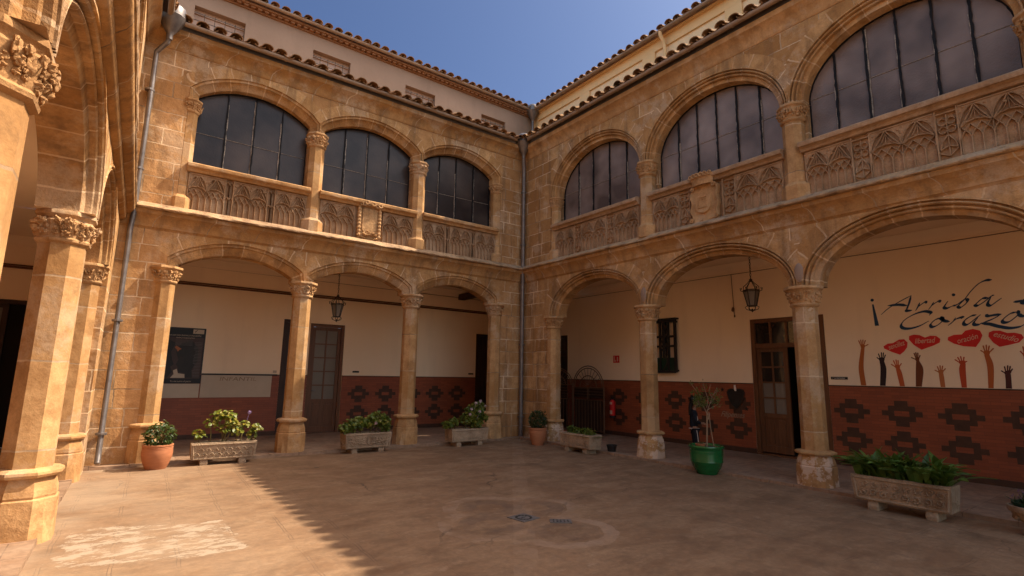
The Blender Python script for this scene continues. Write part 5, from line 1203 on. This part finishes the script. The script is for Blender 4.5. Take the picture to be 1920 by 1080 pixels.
for z0, z1 in ((.60, .70), (.86, .92)):
    rs = [[(ex-.0815*math.cos(a), ey-.0815*math.sin(a), z) for a in [-.9+.3*k for k in range(6)]] for z in (z0, z1)]; mb.rings(rs, False, False, False)
mb.obj('label_sticker', M['pink'], t)
# wall grille
t = thing('window_grille', 'black wooden window grille with dark green lower panel hung on the cream wall', 'grille', (XB-.06, -2.76, 2.4)); a, b, z0, z1 = 2.40, 3.10, 1.74, 3.05
mb = MB()
for u in (a, b-.05): mb.box((u, XB-.13, z0), (u+.05, XB-.06, z1), FB)
for u in (a+.20, b-.25): mb.box((u, XB-.125, z0+.05), (u+.05, XB-.07, z1-.06), FB)
mb.box((a+.30, XB-.12, z0+.35), (a+.40, XB-.075, z1-.06), FB)
for z, h in ((z0-.02, .06), (z1-.07, .08), (2.36, .05), (2.60, .05)): mb.box((a+.051, XB-.128, z), (b-.051, XB-.062, z+h), FB)
mb.box((a-.03, XB-.15, z1), (b+.03, XB-.005, z1+.035), FB)
for u in (a, b-.04):
    for z in (z0+.02, z1-.08): mb.box((u+.004, XB-.06, z), (u+.036, XB, z+.04), FB)
mb.obj('frame', M['black'], t)
mb = MB(); mb.box((a+.051, XB-.10, z0+.041), (b-.051, XB-.085, z0+.36), FB); mb.obj('panel', M['greenwood'], t)
mb = MB(); mb.tube([FB(a+.36+.09*math.sin((2.95-z)*8.5), XB-.135, z) for z in [1.78+.04*k for k in range(30)]], .014, 8); mb.tube([FB(a+.30-.05*math.sin((2.95-z)*10), XB-.135, z) for z in [2.62+.04*k for k in range(8)]], .012, 8); mb.obj('scroll_bar', M['iron'], t)
# cable with bell push
t = thing('pull_cord', 'thin cord with a bell pull hanging on the wall left of the right lantern', 'cord', (XB-.03, -4.6, 3.2)); mb = MB(); mb.tube([FB(4.60, XB-.02, 3.97), FB(4.615, XB-.02, 3.5), FB(4.63, XB-.02, 3.03)], .006, 6); mb.obj('cord', M['wood'], t)
mb = MB(); mb.blob(FB(4.61, XB-.03, 3.16), (.03, .04, .06), 1, .1); mb.lathe([(.005, 0), (.018, .01), (.012, .05)], tuple(FB(4.635, XB-.02, 2.98)), 8); mb.obj('pull', M['gate'], t)
# blackboard heart and chalk word
t = thing('heart_board', 'black heart-shaped board on the red dado beside the double door', 'board', (XB-.03, -4.57, 1.15))
hp = [(4.57, .955), (4.47, 1.04), (4.40, 1.17), (4.37, 1.30), (4.40, 1.36), (4.47, 1.385), (4.57, 1.375), (4.67, 1.385), (4.74, 1.36), (4.77, 1.30), (4.74, 1.17), (4.67, 1.04)]
mb = MB(); mb.rings([[FB(*(p[0], d, p[1])) for p in hp] for d in (XB-.015, XB-.045)]); mb.obj('slate', M['black'], t)
mb = MB(); mb.rings([[FB(4.57+(p[0]-4.57)*k, d, 1.17+(p[1]-1.17)*k) for p in hp] for k, d in ((1.04, XB-.016), (1.04, XB-.05), (.97, XB-.05), (.97, XB-.044))], True, False, False); mb.obj('rim', M['iron'], t)
mb = MB(); mb.box((4.545, XB-.053, 1.36), (4.585, XB-.046, 1.47), FB); mb.box((4.56, XB-.057, 1.34), (4.60, XB-.054, 1.42), FB); mb.obj('paper_tag', M['white'], t)
t = thing('chalk_writing', 'pale cursive word Filipenses written under the heart board', 'lettering', (XB-.016, -4.5, .8)); text_mesh('Filipenses', .17, FB, 'lettering', M['trough'], t, 4.17, .765, 0, .45, XB-.0205, 'LEFT', .86, .002)
for i, (u, z, lab) in enumerate(((4.24, 1.36, 'black star sticker upper left of the heart board'), (4.80, .96, 'black star sticker lower right of the heart board'))):
    mb = MB(); mb.poly([FB(u+(.055 if k % 2 == 0 else .022)*math.sin(k*math.pi/5), XB-.019, z+(.055 if k % 2 == 0 else .022)*math.cos(k*math.pi/5)) for k in range(10)]); o = mb.obj('star_sticker', M['black']); tag(o, lab, 'sticker', 'star stickers by the heart board')
# wrought iron gate
t = thing('iron_gate', 'rusty arched wrought iron gate standing in the right gallery near the corner', 'gate', (2.2, .1, 0)); fg = Frame((2.18, 0), (0, -1), (1, 0)); mb = MB()
def gate_leaf(mb, f, a, b, zt):
    c = (a+b)/2; r = (b-a)/2
    for u in (a, b): mb.tube([f(u, 0, .05), f(u, 0, zt-r)], .022, 8)
    for rr_ in (r, r*.90, r*.55): mb.tube([f(c+rr_*math.cos(k*math.pi/16), 0, zt-r+rr_*math.sin(k*math.pi/16)) for k in range(17)], .014, 6)
    for k in range(1, 12): an = k*math.pi/12; mb.tube([f(c+r*.12*math.cos(an), 0, zt-r+.12*r*math.sin(an)), f(c+r*.9*math.cos(an), 0, zt-r+r*.9*math.sin(an))], .007, 5)
    for z in (zt-r, .95, .12): mb.tube([f(a, 0, z), f(b, 0, z)], .014, 6)
    for k in range(1, 10): u = a+(b-a)*k/10; mb.tube([f(u, 0, .12), f(u, 0, .95)], .008, 5)
    for u in (c-.03, c+.03): mb.tube([f(u, 0, .95), f(u, 0, zt-r)], .012, 6)
    for z in (1.02, 1.10, 1.18, 1.26): mb.tube([f(a, 0, z), f(b, 0, z)], .006, 5)
gate_leaf(mb, fg, -.36, .86, 1.90); mb.obj('leaf', M['gate'], t)
mb = MB(); f2_ = Frame((2.18, .37), (-.35, .94), (.94, .35)); gate_leaf(mb, f2_, .02, 1.0, 1.84); mb.obj('leaf', M['gate'], t)
mb = MB(); mb.box((-.30, .012, .12), (.80, .022, .94), fg); mb.obj('kick_plate', M['darkwood'], t)
mb = MB(); mb.box((-.34, .03, 1.0), (.84, .04, 1.29), fg); mb.obj('backing_sheet', M['darkwood'], t)

# ---- mural on the right gallery wall
mural = thing('painted_mural', 'wall mural with navy script Arriba Corazo, red hearts and raised arms', 'mural', (XB, -8.2, 1.6))
def crom(pts, n=7):
    out = []; P_ = [Vector(p) for p in pts]; P_ = [2*P_[0]-P_[1]]+P_+[2*P_[-1]-P_[-2]]
    for i in range(1, len(P_)-2):
        for k in range(n):
            t_ = k/n; a, b, c, d = P_[i-1:i+3]
            out.append(.5*((2*b)+(c-a)*t_+(2*a-5*b+4*c-d)*t_*t_+(3*b-a-3*c+d)*t_**3))
    return out+[P_[-2]]
NIB = Vector((.034, .030))*.70; THN = .0068; lay = [0]
def stroke(mb, pts, nib=NIB):
    c = crom(pts); lay[0] += 1; d = XB-.003-.00012*lay[0]
    L = []; Rr = []
    for i, p in enumerate(c):
        t_ = (c[min(i+1, len(c)-1)]-c[max(i-1, 0)]).normalized(); n_ = Vector((-t_.y, t_.x)); w_ = abs(nib.x*n_.x+nib.y*n_.y*-1)*1.0; w_ = max(THN, abs(n_.dot(Vector((nib.x, nib.y))))*.95)
        e = min(1, (i+1)/4, (len(c)-i)/4); w_ = max(THN*.7, w_*e); L.append(p+n_*w_); Rr.append(p-n_*w_)
    for i in range(len(c)-1): mb.quad(*[FB(q.x, d, q.y) for q in (L[i], L[i+1], Rr[i+1], Rr[i])])
def disc(mb, c, r): lay[0] += 1; mb.poly([FB(c[0]+r*math.cos(k*math.pi/8), XB-.003-.00012*lay[0], c[1]+r*math.sin(k*math.pi/8)) for k in range(16)])
LET = {'A': [[(7.485, 2.807), (7.615, 2.916), (7.806, 3.026), (7.972, 3.108)], [(7.968, 3.104), (7.929, 2.982), (7.891, 2.89), (7.878, 2.845), (7.96, 2.846)], [(7.6, 2.96), (7.764, 2.962), (7.895, 2.936)]],
 'r': [[(8.083, 2.97), (8.048, 2.896), (8.008, 2.833)], [(8.047, 2.892), (8.102, 2.937), (8.156, 2.969), (8.186, 2.954)], [(8.28, 2.961), (8.241, 2.899), (8.194, 2.837)], [(8.232, 2.889), (8.294, 2.939), (8.349, 2.966), (8.373, 2.947)]],
 'i': [[(8.473, 2.957), (8.433, 2.9), (8.412, 2.852), (8.449, 2.838), (8.512, 2.863)]],
 'b': [[(9.06, 3.242), (8.973, 3.238), (8.88, 3.188), (8.78, 3.083), (8.692, 2.964), (8.615, 2.883), (8.599, 2.848), (8.634, 2.837), (8.7, 2.89), (8.728, 2.946), (8.699, 2.961)], [(8.512, 2.863), (8.592, 2.889), (8.693, 2.97)]],
 'a': [[(8.988, 2.958), (8.915, 2.95), (8.851, 2.898), (8.817, 2.859), (8.846, 2.845), (8.924, 2.891), (9.019, 2.973), (9.064, 2.995)], [(9.026, 2.973), (8.982, 2.895), (8.973, 2.844), (9.012, 2.834), (9.081, 2.885), (9.145, 2.935)]],
 'L': [[(9.273, 2.856), (9.341, 2.863), (9.396, 2.871), (9.46, 2.90)], [(9.60, 3.10), (9.513, 3.02), (9.442, 2.93), (9.369, 2.85), (9.42, 2.825), (9.50, 2.826), (9.60, 2.86)]],
 'C': [[(8.193, 2.735), (8.222, 2.781), (8.133, 2.81), (7.994, 2.776), (7.847, 2.693), (7.777, 2.603), (7.798, 2.543), (7.902, 2.528), (8.043, 2.565), (8.181, 2.641)]],
 'o': [[(8.352, 2.686), (8.267, 2.651), (8.203, 2.585), (8.216, 2.537), (8.291, 2.559), (8.362, 2.624), (8.374, 2.67), (8.343, 2.682), (8.394, 2.628), (8.464, 2.613)]],
 'r2': [[(8.548, 2.67), (8.503, 2.604), (8.434, 2.545)], [(8.486, 2.591), (8.553, 2.646), (8.625, 2.668), (8.639, 2.655)]],
 'a2': [[(8.816, 2.698), (8.739, 2.675), (8.658, 2.613), (8.644, 2.555), (8.697, 2.551), (8.795, 2.632), (8.867, 2.694)], [(8.829, 2.648), (8.778, 2.585), (8.774, 2.54), (8.83, 2.537), (8.876, 2.564)]],
 'z': [[(8.925, 2.689), (8.959, 2.665), (9.031, 2.674), (9.117, 2.682)], [(9.117, 2.682), (9.011, 2.615), (8.86, 2.55)], [(8.86, 2.55), (8.96, 2.534), (9.069, 2.489), (9.19, 2.457), (9.3, 2.468), (9.363, 2.501)]],
 'o2': [[(9.298, 2.704), (9.213, 2.675), (9.129, 2.597), (9.131, 2.55), (9.201, 2.56), (9.298, 2.645), (9.313, 2.694), (9.295, 2.705)], [(9.307, 2.667), (9.344, 2.636), (9.384, 2.633)]]}
mb = MB()
for k in 'ArribaL': pass
for k, ss in LET.items():
    mb = MB()
    for s_ in ss: stroke(mb, s_)
    if k == 'i': disc(mb, (8.555, 3.053), .024)
    mb.obj('script_letter', M['blue'], mural)
mb = MB(); disc(mb, (7.366, 3.087), .028)
mb.poly([FB(*(p[0], XB-.0031, p[1])) for p in [(7.355, 3.01), (7.382, 3.008), (7.436, 2.61), (7.369, 2.608)]])
mb.obj('exclamation_mark', M['blue'], mural)
HE = [[(7.712, 2.074), (7.6, 2.121), (7.478, 2.192), (7.472, 2.231), (7.541, 2.276), (7.623, 2.283), (7.646, 2.297), (7.718, 2.342), (7.798, 2.345), (7.842, 2.285), (7.829, 2.202), (7.779, 2.131)],
 [(8.033, 2.151), (7.928, 2.24), (7.867, 2.336), (7.876, 2.398), (7.944, 2.419), (8.028, 2.405), (8.1, 2.36), (8.177, 2.389), (8.258, 2.379), (8.309, 2.327), (8.296, 2.267), (8.21, 2.22)],
 [(8.757, 2.176), (8.601, 2.193), (8.483, 2.24), (8.406, 2.302), (8.415, 2.351), (8.497, 2.387), (8.598, 2.388), (8.649, 2.447), (8.749, 2.47), (8.834, 2.437), (8.856, 2.359), (8.817, 2.266)],
 [(9.043, 2.169), (8.973, 2.24), (8.926, 2.337), (8.939, 2.402), (8.992, 2.428), (9.076, 2.423), (9.155, 2.381), (9.237, 2.382), (9.315, 2.354), (9.335, 2.299), (9.275, 2.229), (9.163, 2.196)]]
WD = [('sencillez', 7.555, 2.165, 7.81, 2.25), ('libertad', 7.945, 2.262, 8.24, 2.272), ('oración', 8.53, 2.237, 8.80, 2.315), ('estudio', 8.975, 2.345, 9.25, 2.235)]
for h, (wd, a, z, b, z2) in zip(HE, WD):
    mb = MB(); c = h+[h[0]]; mb.poly([FB(p[0], XB-.003, p[1]) for p in h]); ho = mb.obj('heart', M['red'], mural)
    ang = math.atan2(z2-z, b-a); text_mesh(wd, .125, FB, 'word', M['pink'], ho, a, z, ang, .35, XB-.006, 'LEFT', 1.0, .001, fit=math.hypot(b-a, z2-z))
AR = [((.30, .085, .018), [(7.052, 1.525), (7.139, 1.525), (7.039, 1.853), (7.123, 1.853), (7.107, 2.204), (7.166, 2.202), (7.08, 2.355), (7.115, 2.367), (7.154, 2.367), (7.194, 2.355), (7.236, 2.276)]),
 ((.022, .012, .012), [(7.357, 1.525), (7.444, 1.525), (7.391, 1.831), (7.482, 1.81), (7.387, 1.959), (7.462, 1.958), (7.349, 2.035), (7.381, 2.103), (7.431, 2.125), (7.463, 2.12), (7.491, 2.081)]),
 ((.36, .075, .020), [(7.662, 1.525), (7.736, 1.525), (7.635, 1.748), (7.713, 1.749), (7.628, 1.821), (7.691, 1.831), (7.56, 1.911), (7.602, 1.978), (7.643, 1.992), (7.674, 1.981), (7.722, 1.925)]),
 ((.12, .035, .012), [(7.893, 1.525), (7.979, 1.525), (7.919, 1.811), (8.027, 1.811), (7.936, 1.953), (7.984, 1.963), (7.869, 2.026), (7.919, 2.101), (7.945, 2.113), (7.975, 2.106), (8.005, 2.064)]),
 ((.33, .11, .035), [(8.239, 1.525), (8.301, 1.525), (8.233, 1.674), (8.3, 1.675), (8.233, 1.743), (8.295, 1.753), (8.181, 1.808), (8.223, 1.871), (8.263, 1.887), (8.299, 1.88), (8.334, 1.835)]),
 ((.34, .050, .016), [(8.513, 1.525), (8.58, 1.525), (8.506, 1.793), (8.592, 1.793), (8.527, 1.899), (8.601, 1.908), (8.467, 1.981), (8.508, 2.021), (8.548, 2.034), (8.592, 2.023), (8.626, 1.95)]),
 ((.32, .085, .022), [(8.844, 1.525), (8.907, 1.525), (8.862, 1.85), (8.942, 1.868), (8.846, 2.047), (8.911, 2.046), (8.806, 2.124), (8.847, 2.198), (8.887, 2.21), (8.923, 2.195), (8.971, 2.151)]),
 ((.060, .018, .014), [(9.049, 1.525), (9.121, 1.525), (9.059, 1.649), (9.127, 1.65), (9.061, 1.731), (9.131, 1.75), (9.021, 1.8), (9.068, 1.868), (9.108, 1.882), (9.137, 1.871), (9.159, 1.831)]),
 ((.33, .06, .02), [(9.32, 1.525), (9.39, 1.525), (9.30, 1.80), (9.38, 1.80), (9.30, 2.0), (9.37, 2.0), (9.27, 2.10), (9.31, 2.17), (9.35, 2.18), (9.385, 2.17), (9.43, 2.11)])]
for col, q in AR:
    q = [Vector(p) for p in q]; m_ = mat_noise('mural_skin_paint', tuple(min(1, c*1.3) for c in col), tuple(min(1, c*1.45) for c in col), 4, .8); mb = MB(); k_ = [0]
    def pf(pts): k_[0] += 1; mb.poly([FB(p.x, XB-.003-.0003*k_[0], p.y) for p in pts])
    wl, wr = q[4], q[5]; cw = (wl+wr)/2; tips = q[6:]; up_ = ((tips[1]+tips[2]+tips[3])/3-cw); pl = up_*.42
    # forearm outline smoothed through base, elbow, wrist
    L = crom([q[0], q[2], wl], 6); Rr = crom([q[1], q[3], wr], 6); pf(L+Rr[::-1])
    pw = (wr-wl)*.62; palm = [wl+pw*.1, cw-pw+pl*.55, cw-pw*.85+pl, cw+pl*1.18, cw+pw*.85+pl, cw+pw+pl*.5, wr-pw*.1]; pf(palm)
    for j, tp_ in enumerate(tips):
        rt = cw+pl*(.55 if j in (0, 4) else .95)+pw*((-.75, -.55, -.05, .45, .72)[j]); t_ = (tp_-rt).normalized(); n_ = Vector((-t_.y, t_.x)); w0, w1 = .0075, .0095
        pf([rt-n_*w0, rt+n_*w0, tp_+n_*w1-t_*.012, tp_+n_*w1*.6, tp_-n_*w1*.6, tp_-n_*w1-t_*.012])
    mb.obj('raised_arm', m_, mural)

# ---- girl standing behind the green pot
def skin_mesh(name, chain, mat, parent, sub=2):
    """chain: list of (point, radius, parent index)"""
    me = bpy.data.meshes.new(name); me.from_pydata([c[0] for c in chain], [(c[2], i) for i, c in enumerate(chain) if c[2] is not None], [])
    o = bpy.data.objects.new(name, me); COL.objects.link(o); md = o.modifiers.new('skin', 'SKIN'); md.branch_smoothing = .3
    for i, c in enumerate(chain):
        sv = me.skin_vertices[0].data[i]; r = c[1]; sv.radius = r if isinstance(r, tuple) else (r, r); sv.use_root = (c[2] is None)
    o.modifiers.new('sub', 'SUBSURF').levels = sub
    dg = bpy.context.evaluated_depsgraph_get(); m2 = bpy.data.meshes.new_from_object(o.evaluated_get(dg)); bpy.data.objects.remove(o)
    off = Vector(parent['_w']) if parent is not None else Vector((0, 0, 0))
    for v in m2.vertices: v.co -= off
    m2.materials.clear(); m2.materials.append(mat); m2.polygons.foreach_set('use_smooth', [True]*len(m2.polygons))
    o = bpy.data.objects.new(name, m2); COL.objects.link(o)
    if parent is not None: o.parent = parent; o['_w'] = tuple(off)
    return o
gxp, gyp = 1.0, -4.50
def girl():
    t = thing('person', 'dark-haired girl in a navy tracksuit with head bowed behind the green pot', 'person', (gxp, gyp, .044))
    # local frame: s to the right of the picture (she faces right and slightly down), e towards the camera
    s = Vector((.79, -.61, 0)); e = Vector((-.61, -.79, 0))
    P = lambda a, b, z: tuple(Vector((gxp, gyp, .044))+s*a+e*b+Vector((0, 0, z)))
    body = [(P(-.01, 0, .60), .075, None), (P(-.015, 0, .75), .07, 0), (P(-.02, 0, .88), .075, 1), (P(.0, 0, .945), .036, 2), (P(.03, 0, .98), .034, 3), (P(.045, 0, 1.02), .062, 4), (P(.045, 0, 1.085), .078, 5), (P(.035, 0, 1.14), .05, 6)]
    for sg in (-1, 1):
        n0 = len(body); body += [(P(-.015, sg*.085, .87), .036, 2), (P(-.02, sg*.12, .70), .028, n0), (P(.09, sg*.09, .66), .023, n0+1), (P(.115, sg*.085, .655), .016, n0+2), (P(.15, sg*.08, .65), .018, n0+3)]
        w_ = n0+4
        for k, (dz, L) in enumerate(((.016, .036), (.006, .042), (-.004, .040), (-.013, .032))): body += [(P(.15+.022, sg*.08, .65+dz), .0065, w_), (P(.15+.022+L, sg*(.08-.004*k), .65+dz-.014), .0055, len(body))]
        body += [(P(.155, sg*.06, .667), .007, w_), (P(.178, sg*.05, .672), .006, len(body))]
        n1 = len(body); body += [(P(-.005, sg*.055, .52), .058, 0), (P(.015, sg*.058, .30), .042, n1), (P(0, sg*.06, .06), .028, n1+1), (P(.02, sg*.06, .025), .025, n1+2), (P(.09, sg*.065, .02), .022, n1+3)]
    skin_mesh('body', body, M['skin'], t, 1)
    nose = MB(); nose.blob(P(.13, 0, 1.05), .013, 1, .05); nose.blob(P(.105, .04, 1.062), (.008, .008, .006), 1, 0); nose.blob(P(.105, -.04, 1.062), (.008, .008, .006), 1, 0); nose.blob(P(.035, .078, 1.05), (.012, .012, .02), 1, 0); nose.blob(P(.035, -.078, 1.05), (.012, .012, .02), 1, 0); nose.blob(P(.118, 0, 1.015), (.012, .016, .005), 1, 0); nose.obj('face', M['skin'], t, smooth='all')
    jk = [(P(-.01, 0, .56), (.095, .085), None), (P(-.015, 0, .62), .092, 0), (P(-.02, 0, .76), .085, 1), (P(-.02, 0, .87), .085, 2), (P(.0, 0, .935), .048, 3)]
    for sg in (-1, 1):
        n0 = len(jk); jk += [(P(-.015, sg*.092, .87), .046, 3), (P(-.02, sg*.125, .70), .040, n0), (P(.07, sg*.095, .665), .035, n0+1), (P(.105, sg*.088, .657), .027, n0+2)]
    skin_mesh('jacket', jk, M['cloth'], t)
    mb = MB(); mb.rings([[P(-.012+.106*math.cos(a*math.pi/8), .106*math.sin(a*math.pi/8), z) for a in range(16)] for z in (.545, .556)], True, False, False)
    rs = [P(.02, .115, .80), P(.03, .12, .74), P(.02, .13, .70)]; mb.tube(rs, .006, 5); mb.obj('jacket_trim', M['white'], t)
    tr = [(P(-.005, 0, .57), .085, None)]
    for sg in (-1, 1): n1 = len(tr); tr += [(P(-.005, sg*.055, .50), .068, 0), (P(.015, sg*.058, .30), .056, n1), (P(.002, sg*.06, .07), .047, n1+1)]
    skin_mesh('trousers', tr, M['cloth'], t)
    mb = MB(); mb.tube([P(-.0, .122, .52), P(.018, .118, .40), P(.025, .116, .30), P(.012, .11, .10)], .006, 5); mb.obj('trouser_stripe', M['white'], t)
    hr = [(P(.02, 0, 1.105), (.088, .088), None), (P(.03, 0, 1.14), .06, 0), (P(-.03, 0, 1.09), .07, 0), (P(-.06, 0, 1.02), .045, 2), (P(-.085, 0, .92), .034, 3), (P(-.095, 0, .80), .018, 4)]
    skin_mesh('hair', hr, M['hair'], t)
    mb = MB()
    for sg in (-1, 1): mb.blob(P(.035, sg*.062, .03), (.06, .045, .035), 2, .02)
    mb.obj('shoes', M['black'], t, smooth='all')
    mb = MB(); mb.blob(P(.01, .02, 1.19), (.02, .02, .012), 1, .1); mb.obj('hair_tie', M['white'], t)
girl()

for o in bpy.data.objects:
    if '_w' in o: del o['_w']
